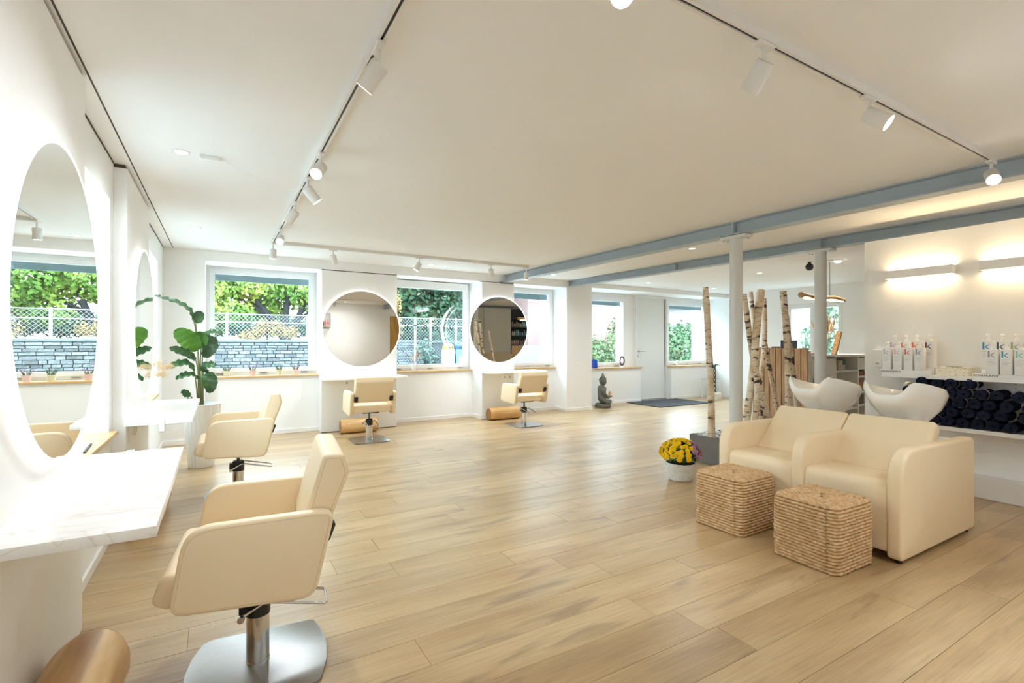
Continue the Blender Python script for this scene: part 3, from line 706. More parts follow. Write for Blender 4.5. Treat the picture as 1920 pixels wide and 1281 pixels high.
# ---------------------------------------------------------------- jute poufs
def pouf_meshes(S, D, H):
    rows = 20; r = H / rows / 2 * 1.06; q = random.Random(4)
    side = BM(); base = rpoly([(-D / 2, -S / 2), (D / 2, -S / 2), (D / 2, S / 2), (-D / 2, S / 2)], 0.045, 6)
    def resample(poly, step):
        P = [Vector((a, b)) for a, b in poly]; out = []; n = len(P)
        for i in range(n):
            a, b = P[i], P[(i + 1) % n]; m = max(1, int((b - a).length / step))
            for k in range(m): out.append(a + (b - a) * k / m)
        return out
    def rope(bm, loop, z, rad, ph):
        n = len(loop); pts = []
        for i, p in enumerate(loop):
            t = loop[(i + 1) % n] - loop[i - 1]; t.normalize(); nr = Vector((t.y, -t.x))
            w = math.sin(i * PI * 0.5 + ph) * 0.0016
            pts.append((p.x + nr.x * w, p.y + nr.y * w, z + math.cos(i * PI * 0.5 + ph) * 0.0016 + 0.003 * math.sin(i * .02 + z * 9)))
        rads = [rad * (1.0 + 0.13 * math.sin(i * PI * 0.5 + ph * 1.7)) for i in range(n)]
        tube(bm, pts, rads, 6, closed=True)
    for k in range(rows):
        z = r + (H - 2 * r) * k / (rows - 1); bul = 1 + 0.018 * math.sin(PI * k / (rows - 1))
        inset = 0.012 if k == rows - 1 else (0.004 if k == rows - 2 else 0)
        rope(side, resample([(a * bul * (1 - inset * 3), b * bul * (1 - inset * 3)) for a, b in base], 0.0085), z, r, k * 1.9)
    top = BM(); n = 0; f = 0.93
    while f > 0.07:
        rope(top, resample([(a * f, b * f) for a, b in base], 0.0085), H - 0.004 + 0.008 * (1 - f), 0.0098, n * 1.3); f -= 0.098; n += 1
    core = prism(BM(), [(a * .955, b * .955) for a, b in base], 0.005, H - 0.006, 'z')
    return side, top, core
def pouf(label, loc, rz):
    t = thing('jute_pouf', label, 'pouf', loc, rz, 'braided jute poufs')
    s, tp, c = pouf_meshes(0.345, 0.36, 0.352)
    for nm, b in (('rope_side', s), ('rope_top', tp)):
        o = obj(nm, b, jute_m, t, 70); o['kind'] = 'stuff'
    obj('core', c, mat('jute_core', '8a6138', 0.9, var='7d5630', vscale=20), t, 0)
    return t
P1 = pouf('braided jute cube pouf near the flower basket', (2.96, 2.085, 0), R(1))
P2 = copy_tree(P1, loc=(2.92, 1.508, 0), rz=R(-1.5), label='braided jute cube pouf before the seat nearest the towel shelf')

# ---------------------------------------------------------------- flower basket
def flower_basket():
    t = thing('flower_basket', 'white wicker basket of yellow and pink chrysanthemums beside the grey planter', 'flower basket', (3.53, 3.02, 0))
    bm = BM(); rows = 13; H = 0.155
    for k in range(rows):
        z = 0.008 + (H - 0.016) * k / (rows - 1); rad = 0.092 + 0.032 * k / (rows - 1); n = 72
        pts = []
        for i in range(n):
            a = 2 * PI * i / n; w = 0.0035 * math.sin(a * 14 + PI * k); pts.append(((rad + w) * math.cos(a), (rad + w) * math.sin(a), z))
        tube(bm, pts, 0.0062, 6, closed=True)
    o = obj('wicker_body', bm, wicker_m, t); o['kind'] = 'stuff'
    obj('liner', lathe(BM(), [(0, 0.004), (0.086, 0.004), (0.117, 0.15), (0, 0.15)], 24), mat('soil_dark', '3a2c20', 0.95, var='2c2118', vscale=30), t)
    q = random.Random(3); bm = BM()
    C = Vector((0, 0, 0.225))
    for i in range(1500):
        a = q.uniform(0, 2 * PI); ph = math.acos(q.uniform(-0.45, 1)); rr_ = q.uniform(0.6, 1.0)
        d = Vector((math.sin(ph) * math.cos(a), math.sin(ph) * math.sin(a), math.cos(ph)))
        p = C + Vector((d.x * .165, d.y * .165, d.z * .115)) * rr_
        n = (d + Vector((q.uniform(-.8, .8), q.uniform(-.8, .8), q.uniform(-.8, .8)))).normalized(); u = n.orthogonal().normalized(); v = n.cross(u); s = q.uniform(.008, .016)
        vs = [bm.verts.new(p + u * s * 1.4), bm.verts.new(p + v * s * .6), bm.verts.new(p - u * s * 1.2), bm.verts.new(p - v * s * .6)]; bm.faces.new(vs)
    o = obj('foliage', bm, leafd_m, t, 0); o['kind'] = 'stuff'
    def blossom(m):
        b = BM()
        for ring, (nn, L, zz) in enumerate(((11, .021, .0), (9, .015, .005), (6, .008, .009))):
            for k in range(nn):
                a = 2 * PI * (k + ring * .4) / nn; c, s = math.cos(a), math.sin(a); w = .0045
                vs = [b.verts.new((0, 0, zz)), b.verts.new((c * L * .6 - s * w, s * L * .6 + c * w, zz + .003)), b.verts.new((c * L, s * L, zz - .001)), b.verts.new((c * L * .6 + s * w, s * L * .6 - c * w, zz + .003))]; b.faces.new(vs)
        me = bpy.data.meshes.new('blossom'); b.to_mesh(me); b.free(); me.materials.append(m); return me
    my = blossom(mat('petal_yellow', 'f6d800', 0.6, var='f0c400', vscale=60)); mp_ = blossom(mat('petal_pink', 'c79ab5', 0.6, var='b988a6', vscale=60))
    pts = []
    tries = 0
    while len(pts) < 96 and tries < 9000:
        tries += 1
        a = q.uniform(0, 2 * PI); ph = math.acos(q.uniform(-0.12, 1))
        d = Vector((math.sin(ph) * math.cos(a), math.sin(ph) * math.sin(a), math.cos(ph)))
        pk = d.x * .86 - d.y * .5
        if d.z < .25 and q.random() < .45: continue
        if pk > 0.25 and q.random() < .5: continue
        p = C + Vector((d.x * .174, d.y * .174, d.z * .124))
        if any((p - r_).length < .0265 for r_, _ in pts): continue
        pts.append((p, d))
    for p, d in pts:
        pk = d.x * .86 - d.y * .5
        m = mp_ if 0.3 < pk < .97 and d.z < 0.85 else my
        o = obj_me('blossom', m, t); o.location = p; o.rotation_euler = Vector((0, 0, 1)).rotation_difference((d + Vector((q.uniform(-.3, .3), q.uniform(-.3, .3), .1))).normalized()).to_euler(); o.scale = (q.uniform(1.2, 1.55),) * 3
    return t
flower_basket()

# ---------------------------------------------------------------- trough planter with pebbles and birch trunks
def planter():
    t = thing('trough_planter', 'long dark grey trough planter topped with white pebbles, behind the wash unit', 'planter', (4.2, 3.05, 0))
    L, Wd, H = 1.76, 0.43, 0.272
    bm = BM(); box(bm, 0, L, 0, 0.014, 0, H, .002, 1); box(bm, 0, L, Wd - .014, Wd, 0, H, .002, 1); box(bm, 0, 0.014, 0.014, Wd - .014, 0, H, .002, 1); box(bm, L - .014, L, .014, Wd - .014, 0, H, .002, 1); box(bm, .014, L - .014, .014, Wd - .014, 0, 0.2)
    obj('trough', bm, planter_m, t, 0)
    q = random.Random(9); bm = BM()
    for i in range(900):
        x, y = q.uniform(.03, L - .03), q.uniform(.03, Wd - .03); s = q.uniform(.010, .02)
        r = bmesh.ops.create_icosphere(bm, subdivisions=1, radius=s)
        mt = Matrix.Translation((x, y, .274 + q.uniform(-.012, .006))) @ Matrix.Rotation(q.uniform(0, 6), 4, 'Z') @ Matrix.Diagonal((q.uniform(.8, 1.3), 1, q.uniform(.5, .8), 1))
        bmesh.ops.transform(bm, matrix=mt, verts=r['verts'])
    o = obj('pebbles', bm, mat('white_pebble', 'efeeec', 0.7, var='cfccc8', vscale=14), t, 60); o['kind'] = 'stuff'
    return t
planter()
def birch(label, pts, r0, r1, seed):
    q = random.Random(seed); P = spline(pts, 5); n = len(P)
    rads = [(r0 + (r1 - r0) * i / (n - 1)) * (1 + q.uniform(-.05, .05)) for i in range(n)]
    t = thing('birch_trunk', label, 'birch trunk', P[0], 0, 'bare birch trunks in the trough planter')
    o0 = P[0]
    obj('bark', tube(BM(), [p - o0 for p in P], rads, 14, caps=False), birch_m, t, 80)
    for nm, i, j in (('cut_top', -1, -2),):
        d = (P[i] - P[j]).normalized(); b = BM(); lathe(b, [(rads[i] * .99, 0), (rads[i] * .9, -0.003), (0, -0.003)], 14); orient(b, d, P[i] - o0); obj(nm, b, cut_m, t)
    for k in range(5):
        i = q.randrange(2, n - 2); d = (P[i + 1] - P[i - 1]).normalized(); s = d.orthogonal().normalized(); s = Matrix.Rotation(q.uniform(0, 6.28), 3, d) @ s
        b = BM(); lathe(b, [(0.008, -0.004), (0.006, .003), (0.0, .005)], 8); orient(b, -s, P[i] + s * rads[i] * .96 - o0)
        obj('branch_stub', b, mat('stub_dark', '54463b', 0.8, var='463a31', vscale=30) if 'stub_dark' not in MATS else MATS['stub_dark'], t)
    return t
ZB = 0.255
def lay(y, *xz):
    """Trunk centre line measured at Y = 3.25, carried to its own row in the planter."""
    k = y / 3.25
    return [(x * k, y, max(ZB, 1.2 + (z - 1.2) * k)) for x, z in xz]
birch('lone birch trunk at the flower basket end of the planter', lay(3.25, (4.25, ZB), (4.245, .6), (4.225, 1.0), (4.19, 1.4), (4.16, 1.765)), .036, .029, 1)
birch('birch trunk standing just behind the first round column', lay(3.36, (4.57, ZB), (4.60, .8), (4.635, 1.3), (4.668, 1.79)), .026, .026, 2)
birch('birch trunk leaning over toward the first round column', lay(3.24, (5.27, ZB), (5.13, .55), (4.95, 1.0), (4.86, 1.35), (4.775, 1.73)), .033, .027, 3)
birch('slim short-topped birch trunk crossing behind the leaning one', lay(3.43, (5.08, ZB), (5.04, .7), (5.0, 1.15), (4.95, 1.45), (4.89, 1.76)), .025, .023, 4)
birch('thickest dark-mottled birch trunk in the middle of the clump', lay(3.165, (4.80, ZB), (4.84, .5), (4.93, .9), (4.99, 1.35), (5.07, 1.79)), .034, .040, 5)
birch('reddish slender birch trunk just behind the dark-mottled one', lay(3.31, (5.0, ZB), (5.03, .7), (5.12, 1.1), (5.145, 1.4), (5.13, 1.70)), .030, .022, 6)
birch('crooked birch trunk before the plank screen edge', lay(3.38, (5.40, ZB), (5.36, .5), (5.27, .8), (5.17, 1.12), (5.14, 1.25)), .027, .023, 7)
birch('tall birch trunk rising highest in front of the reception window', lay(3.19, (5.60, ZB), (5.59, .7), (5.575, 1.1), (5.54, 1.45), (5.485, 1.80)), .036, .034, 8)
birch('birch trunk paired with the tall one at the planter end', lay(3.28, (5.79, ZB), (5.74, .6), (5.68, .9), (5.60, 1.3), (5.56, 1.52)), .03, .024, 9)
birch('stout short birch trunk low at the front of the clump', lay(3.09, (4.93, ZB), (4.99, .5), (5.0, .8), (4.97, 1.02)), .029, .026, 10)

# ---------------------------------------------------------------- track rails, spotlights, downlights
def rail(label, p0, p1):
    t = thing('track_rail', label, 'light rail', (0, 0, 0), 0, 'white ceiling light rails')
    (x0, y0), (x1, y1) = p0, p1; zt, zb = CZ, CZ - 0.032
    bm = BM(); bm2 = BM(); w = 0.017; s = 0.0055
    if x0 == x1:
        box(bm, x0 - w, x0 - s, y0, y1, zb, zt); box(bm, x0 + s, x0 + w, y0, y1, zb, zt); box(bm2, x0 - s, x0 + s, y0, y1, zb + .006, zt)
    else:
        box(bm, x0, x1, y0 - w, y0 - s, zb, zt); box(bm, x0, x1, y0 + s, y0 + w, zb, zt); box(bm2, x0, x1, y0 - s, y0 + s, zb + .006, zt)
    obj('rail_body', bm, spotw_m, t, 0); obj('rail_slot', bm2, black_m, t, 0)
rail('white light rail running along the mirrors wall ceiling', (0.494, 0.9), (0.494, 6.0))
rail('white light rail parallel to the far wall', (0.494, 5.98), (3.80, 5.98))
rail('white light rail over the washing seats', (0.494, 1.07), (3.96, 1.07))
def spot(label, loc, d, axis='y', lit=True, hl=0.078, watts=None):
    t = thing('track_spotlight', label, 'spotlight', (loc[0], loc[1], CZ - 0.032), 0, 'white track spotlights')
    bm = BM()
    if axis == 'y': box(bm, -.015, .015, -.045, .045, -0.014, 0.001, .002, 1)
    else: box(bm, -.045, .045, -.015, .015, -0.014, 0.001, .002, 1)
    obj('adapter', bm, spotw_m, t, 0)
    d = Vector(d).normalized(); piv = Vector((0, 0, -hl))
    obj('stem', tube(BM(), [(0, 0, -0.01), (0, 0, -hl)], 0.008, 10), spotw_m, t)
    bm = BM(); lathe(bm, [(0, 0.012), (0.031, 0.012), (0.034, 0.008), (0.034, -0.092), (0.0315, -0.092), (0.030, -0.084), (0, -0.083)], 32)
    side = d.cross(Vector((0, 0, 1))); 
    orient(bm, d, piv); hd = obj('lamp_head', bm, spotw_m, t)
    bm = BM(); lathe(bm, [(0, -0.0845), (0.029, -0.0845), (0.029, -0.0855), (0, -0.0855)], 28); orient(bm, d, piv); obj('lens', bm, lens_m, hd)
    spot_light(t, piv + d * 0.095, d, SPOT_W if watts is None else watts, 95, 0.7)
    return t
spot('spotlight nearest the camera on the mirrors-side rail, tilted to the counter', (0.494, 1.80), (-.46, .50, -.80), watts=8)
spot('second spotlight of the mirrors-side rail, its lens shining into the room', (0.494, 3.0), (-.36, -.62, -.62))
spot('third spotlight of the mirrors-side rail with the loose cord at its mount', (0.494, 3.48), (.62, 0, -.72))
spot('fourth spotlight of the mirrors-side rail, turned to the palm', (0.494, 4.13), (-.5, .35, -.75), watts=12)
spot('fifth spotlight of the mirrors-side rail, flaring lens close to the corner', (0.494, 5.19), (-.12, -.75, -.55), watts=14)
spot('spotlight hanging straight down at the corner of two rails', (0.494, 5.93), (-.05, 0.05, -1), watts=14)
spot('first spotlight on the rail parallel to the far wall, over the first window', (1.127, 5.98), (.30, .35, -.8), 'x', watts=14)
spot('second spotlight on the rail parallel to the far wall, over the wider mirror', (2.17, 5.98), (-.42, .1, -.8), 'x')
spot('third spotlight on the rail parallel to the far wall, over the second window', (3.20, 5.98), (.35, .35, -.8), 'x')
spot('last spotlight on the rail parallel to the far wall, by the steel beam', (3.775, 5.98), (-.03, 0.1, -1), 'x')
spot('spotlight flaring at the top edge on the rail over the washing seats', (0.99, 1.07), (-.35, -.5, -.6), 'x', hl=0.06)
spot('spotlight with its back to the camera on the rail over the washing seats', (1.69, 1.07), (.10, .86, -.86), 'x')
spot('spotlight over the poufs with its lens turned to the washing seats', (2.45, 1.07), (.25, -.75, -.6), 'x')
spot('spotlight flaring under the steel beam over the washing seats', (3.93, 1.07), (-.72, -.30, -.55), 'x')
def downlight(label, x, y, watts=None):
    t = thing('downlight', label, 'downlight', (x, y, CZ), 0, 'recessed ceiling downlights')
    obj('ring', lathe(BM(), [(0.034, 0.004), (0.034, -0.004), (0.047, -0.003), (0.048, 0.004)], 28, ring=True), spotw_m, t)
    obj('lens', lathe(BM(), [(0, -0.0015), (0.034, -0.0015), (0.034, 0.004), (0, 0.004)], 24), down_m, t)
    spot_light(t, (0, 0, -0.01), (0, 0, -1), DOWN_W if watts is None else watts, 150, 1.0, radius=0.045)
for lb, x, y in (('recessed downlight beside the cord driver box', -0.20, 3.47), ('recessed downlight on the ceiling over the palm', -0.205, 5.65), ('recessed downlight by the first window lintel', 0.385, 6.72),
                 ('recessed downlight by the second window lintel', 2.575, 6.62), ('recessed downlight between the two steel beams near the pillar', 4.63, 6.52), ('recessed downlight before the fourth window', 6.70, 6.47), ('recessed downlight before the door', 8.5, 6.45),
                 ('recessed downlight over the reception desk', 7.3, 4.7), ('added unseen fill downlight behind the camera by the mirrors wall', -0.2, 1.3), ('recessed downlight in the reception corner by the window', 8.9, 3.2), ('recessed downlight between the beams above the planter', 4.75, 3.9), ('added unseen downlight behind the camera for the washing seats', 2.9, 0.15)):  # the two downlights behind the camera are added, unseen, as fill light
    downlight(lb, x, y, 9.0 if 'mirrors wall' in lb else (14.0 if 'cord' in lb or 'palm' in lb or 'lintel' in lb else None))
# driver box with its loose cord
t = thing('driver_box', 'small white driver box on the ceiling with a thin cord to the rail', 'driver box', (-0.055, 3.47, CZ))
obj('case', bx(-.055, .055, -.022, .022, -.028, 0, .003, 1), white_m, t, 0)
obj('cord', tube(BM(), spline([(.055, 0, -.012), (.13, .02, -.03), (.30, .05, -.085), (.44, .06, -.11), (.53, .02, -.09), (.549, .01, -.045)], 6), 0.0022, 6), white_m, t)

# wall lamps
def wall_lamp(label, y0, y1):
    t = thing('wall_lamp', label, 'wall lamp', (5.2, (y0 + y1) / 2, 1.82), 0, 'white up-and-down wall lamps'); h = (y1 - y0) / 2
    bm = BM(); box(bm, -.085, -.075, -h, h, -.036, .036, .0015, 1); box(bm, -.075, 0, -h, -h + .006, -.036, .036); box(bm, -.075, 0, h - .006, h, -.036, .036); box(bm, -.075, 0, -h + .006, h - .006, -.004, .004)
    obj('housing', bm, white_m, t, 0)
    for s in (-1, 1):
        obj('light_strip', bx(-.06, -.015, -h + .012, h - .012, s * .018 - .003, s * .018 + .003), wallstrip_m, t, 0)
wall_lamp('white up-and-down wall lamp nearer the partition edge, above the first bottle tray', 1.632, 2.105); wall_lamp('white up-and-down wall lamp cut by the frame, above the second bottle tray', 0.99, 1.465)

# ---------------------------------------------------------------- shelves with products and towels
def shelf(label, y0, y1, z, d=0.2, th=0.033):
    t = thing('wall_shelf', label, 'shelf', (5.2, 0, z))
    obj('board', bx(-d, 0, y0, y1, -th, 0, .002, 1), white_m, t, 0)
    for y in (1.28, 1.78):
        bm = bx(-.003, 0, y - .016, y + .016, -th - .07, -th); box(bm, -d * .8, 0, y - .016, y + .016, -th - .004, -th); obj('bracket', bm, white_m, t, 0)
        for zz in (-th - .02, -th - .052):
            b = BM(); lathe(b, [(0, 0), (.004, 0), (.003, .002), (0, .002)], 10); orient(b, (1, 0, 0), (-.003, y, zz)); obj('screw', b, steel_m, t)
shelf('upper white wall shelf holding bottles, trays and the patterned tissue box', 0.6, 2.08, 0.952)
shelf('lower white wall shelf piled with rolled navy towels', 0.6, 2.08, 0.547)
dark_ink = mat('print_black', '3a3836', 0.7, var='33312f', vscale=30)
Rx = Matrix.Rotation(R(90), 4, 'X'); Rz = Matrix.Rotation(R(-90), 4, 'Z')
FACE = Rz @ Rx                                    # lettering that faces -X and reads along -Y
bottle_me = {}
def bottle(label, x, y, z, w, h, hexc, pump=True):
    t = thing('pump_bottle', label, 'bottle', (x, y, z), 0, 'square white salon bottles')
    key = (round(w, 3), round(h, 3), pump)
    if key not in bottle_me:
        def mk(nm, b, m, sm=0):
            bmesh.ops.recalc_face_normals(b, faces=b.faces[:]); me = bpy.data.meshes.new(nm); b.to_mesh(me); b.free(); me.materials.append(m)
            if sm: me.shade_smooth(); me.set_sharp_from_angle(angle=R(sm))
            return me
        body = mk('body', bx(-w / 2, w / 2, -w / 2, w / 2, 0, h, .004, 2), white_m, 40)
        b = BM(); lathe(b, [(0, h), (.013, h), (.013, h + .014), (.006, h + .016), (.006, h + .042), (0, h + .042)], 16)
        if pump: box(b, -.032, .010, -.007, .007, h + .04, h + .05, .002, 1); tube(b, [(-.03, 0, h + .045), (-.038, 0, h + .036)], .0035, 8)
        bottle_me[key] = (body, mk('pump_head' if pump else 'cap', b, white_m, 40))
    body, pm = bottle_me[key]
    obj_me('body', body, t); obj_me('pump_head' if pump else 'cap', pm, t)
    lm = mat('print_' + hexc, hexc, 0.6, var=hexc, vscale=5) if 'print_' + hexc not in MATS else MATS['print_' + hexc]
    b = BM(); f = -w / 2 - 0.0006; s = w * 0.62; z0 = h - .012 - s * 1.25; yl = w * .36
    def q(pts): prism(b, [(yl - a * s, z0 + c * s * 1.25) for a, c in pts], f, f + .0008, 'x')
    q([(0, 0), (.26, 0), (.26, 1), (0, 1)]); q([(.32, .38), (.80, .70), (1.0, .70), (.50, .36), (1.0, .0), (.76, 0), (.32, .33)])
    obj('logo', b, lm, t, 0)
    b = BM()
    for k in range(4): box(b, f, f + .0006, -yl + .2 * w * (k % 2), yl, z0 - .018 - .012 * k, z0 - .0155 - .012 * k)
    obj('fine_print', b, mat('print_soft', 'c9c5c2', 0.7, var='c1bdba', vscale=30) if 'print_soft' not in MATS else MATS['print_soft'], t, 0)
    return t
def tray(label, y0, y1, x0, x1, z, h, txt, tsize, ty):
    t = thing('display_tray', label, 'tray', (0, 0, 0), 0, 'white lettered display trays')
    bm = BM(); box(bm, x0, x1, y0, y1, z, z + h, .002, 1)
    obj('box', bm, white_m, t, 0)
    if txt: text_mesh(txt, tsize, dark_ink, 'lettering', t, Matrix.Translation((x0 - .0006, ty, z + h * .28)) @ FACE)
ZS = 0.952
tray('low white display tray lettered in black under four lilac to orange bottles', 1.745, 2.095, 5.005, 5.07, ZS, 0.032, 'KEVIN.MURPHY', 0.021, 2.085)
tray('raised white tray block behind the lilac to orange bottles', 1.735, 2.07, 5.075, 5.19, ZS, 0.055, None, 0, 0)
tray('low white display tray lettered in black under the mauve, blue and green bottles', 1.02, 1.478, 5.005, 5.07, ZS, 0.024, 'KEVIN.MURPHY', 0.021, 1.47)
tray('raised white tray block with lettering behind the mauve, blue and green bottles', 1.02, 1.445, 5.075, 5.19, ZS, 0.055, 'KEVIN.MURPHY', 0.016, 1.435)
for (y, c, w_) in ((2.046, 'cdbfd6', 'pale lilac'), (1.966, 'e5b9bd', 'pale rose'), (1.891, 'e0705f', 'coral red'), (1.815, '8e8aa6', 'slate violet')):
    bottle('white square pump bottle with %s letter, front row above the first tray' % w_, 5.037, y, ZS + .032, .062, .19, c, c == 'cdbfd6')
for (y, c, w_) in ((2.028, 'b9a3d0', 'lavender'), (1.948, 'd98a78', 'dusty salmon'), (1.870, 'ee6a48', 'bright orange'), (1.778, '6e4450', 'dark plum')):
    bottle('white square pump bottle with %s letter, rear row on the first raised tray' % w_, 5.13, y, ZS + .055, .07, .225, c)
for (y, c, w_) in ((1.362, '9c8f9c', 'mauve grey'), (1.286, '4f9fc0', 'sky blue'), (1.210, '92c9b9', 'mint green'), (1.134, 'a9a3b4', 'dusty violet')):
    bottle('white square bottle with %s letter, front row above the second tray' % w_, 5.037, y, ZS + .024, .064, .19, c, False)
for (y, c, w_) in ((1.415, '4a84b4', 'deep blue'), (1.333, '43596b', 'dark slate'), (1.255, 'a3ad9c', 'sage grey'), (1.175, 'b5a58a', 'sand')):
    bottle('white square pump bottle with %s letter, rear row on the second raised tray' % w_, 5.13, y, ZS + .055, .072, .225, c)
t = thing('tissue_box', 'mother-of-pearl patterned tissue box between the two bottle groups', 'tissue box', (5.09, 1.612, ZS))
pearl = ramp_mat('pearl_mosaic', [(0.35, 'c9c0ab'), (0.5, 'f0e7d2'), (0.65, 'dfd3bb')], 60, 0.3)
obj('body', bx(-.05, .06, -.105, .105, 0, .058, .003, 1), pearl, t, 0); obj('lid', bx(-.053, .063, -.108, .108, .058, .068, .003, 1), pearl, t, 0)
b = BM(); lathe(b, [(0, .0685), (.035, .0685), (.035, .0705), (0, .0705)], 20, sy=1.5); obj('slot', b, dark_ink, t)
t = thing('soap_dispenser', 'small white dispenser box at the partition edge beside the first tray', 'dispenser', (5.2, 2.175, 1.0))
obj('case', bx(-.05, 0, -.035, .035, 0, .155, .004, 2), white_m, t, 0); obj('spout', bx(-.062, -.05, -.012, .012, .02, .035, .002, 1), mat('dispenser_grey', 'b9b8b6', 0.5, var='b0afad', vscale=6), t, 0)

# rolled navy towels: every roll a thing, sharing its meshes
def towel_meshes():
    b = BM(); L = 0.19; turns = 3.2; n = 70; th = 0.0115; out = []
    def sp(k, off): a = 2 * PI * turns * k / n; r = 0.006 + (0.0385 - 0.006) * k / n + off; return (r * math.cos(a), r * math.sin(a))
    sec = [sp(k, 0.0045) for k in range(n + 1)] + [sp(k, -0.0045) for k in range(n, -1, -1)]
    va = [b.verts.new((-L / 2, p[0], p[1])) for p in sec]; vb = [b.verts.new((L / 2, p[0], p[1])) for p in sec]; m = len(sec)
    for i in range(m): b.faces.new((va[i], va[(i + 1) % m], vb[(i + 1) % m], vb[i]))
    for v in (va, vb):
        for k in range(n): b.faces.new((v[k], v[k + 1], v[m - 2 - k], v[m - 1 - k]))
    bmesh.ops.recalc_face_normals(b, faces=b.faces[:]); me = bpy.data.meshes.new('roll'); b.to_mesh(me); b.free(); me.materials.append(navy_m); me.shade_smooth(); me.set_sharp_from_angle(angle=R(50))
    b = BM()
    for x in (-0.045, -0.028):
        pts = [(x, (0.0432) * math.cos(a), 0.0432 * math.sin(a)) for a in [2 * PI * k / 36 for k in range(36)]]
        tube(b, pts, 0.0018, 5, closed=True)
    ms = bpy.data.meshes.new('stripe'); b.to_mesh(ms); b.free(); ms.materials.append(stripe_m)
    return me, ms
tm, ts = towel_meshes()
q = random.Random(21); nt_ = 0
ROWN = ['bottom', 'second', 'third', 'fourth', 'top']
def ordw(i): return ['first', 'second', 'third', 'fourth', 'fifth', 'sixth', 'seventh', 'eighth', 'ninth', 'tenth', 'eleventh'][i]
for r_ in range(5):
    ymin = 1.17 + r_ * 0.012 + (0.30 if r_ == 4 else 0.0) ; k = 0
    y = ymin + (0.045 if r_ % 2 else 0)
    while y < 2.02 - r_ * 0.04:
        t = thing('rolled_towel', 'rolled navy towel, %s row of the pile, %s from the camera end' % (ROWN[r_], ordw(k)), 'towel', (5.095 + q.uniform(-.012, .012), y - (.02 if k == 0 else 0), 0.547 + 0.0435 + r_ * 0.0755), q.uniform(-.03, .03) + (0.22 if k == 0 and r_ < 4 else 0), 'rolled navy towels on the lower shelf')
        o = obj_me('roll', tm, t); o.rotation_euler = (q.uniform(0, 6.28), 0, 0)
        if k == 0 or q.random() < .3: s_ = obj_me('stripe', ts, t); s_.rotation_euler = (q.uniform(0, 6), 0, 0)
        y += 0.0915; k += 1; nt_ += 1
print('towels', nt_)

# ---------------------------------------------------------------- palm in a ribbed pot, pampas
def leaf(bm, pts, w, seed=0, fold=0.25, nrm=None):
    """Large leaf along the midrib PTS; width profile like a banana leaf, slight ripple, folded along the rib."""
    P = spline(pts, 6); n = len(P); q = random.Random(seed); rows = []
    for i, p in enumerate(P):
        d = (P[min(i + 1, n - 1)] - P[max(i - 1, 0)]).normalized(); N = Vector(nrm) if nrm else Vector((0, -0.6, 0.8))
        s = d.cross(N).normalized(); up = s.cross(d).normalized(); t = i / (n - 1)
        ww = w * (math.sin(PI * min(1, t * 0.93 + 0.05)) ** 0.62) * (1 + .06 * math.sin(i * 2.1 + seed))
        if i == n - 1: ww = 0.003
        rows.append([bm.verts.new(p + s * ww * f + up * (abs(f) * ww * fold + .008 * math.sin(i * 1.7 + f * 3 + seed))) for f in (-1, -.55, 0, .55, 1)])
    for A, B in zip(rows, rows[1:]):
        for k in range(4): bm.faces.new((A[k], A[k + 1], B[k + 1], B[k]))
    return bm
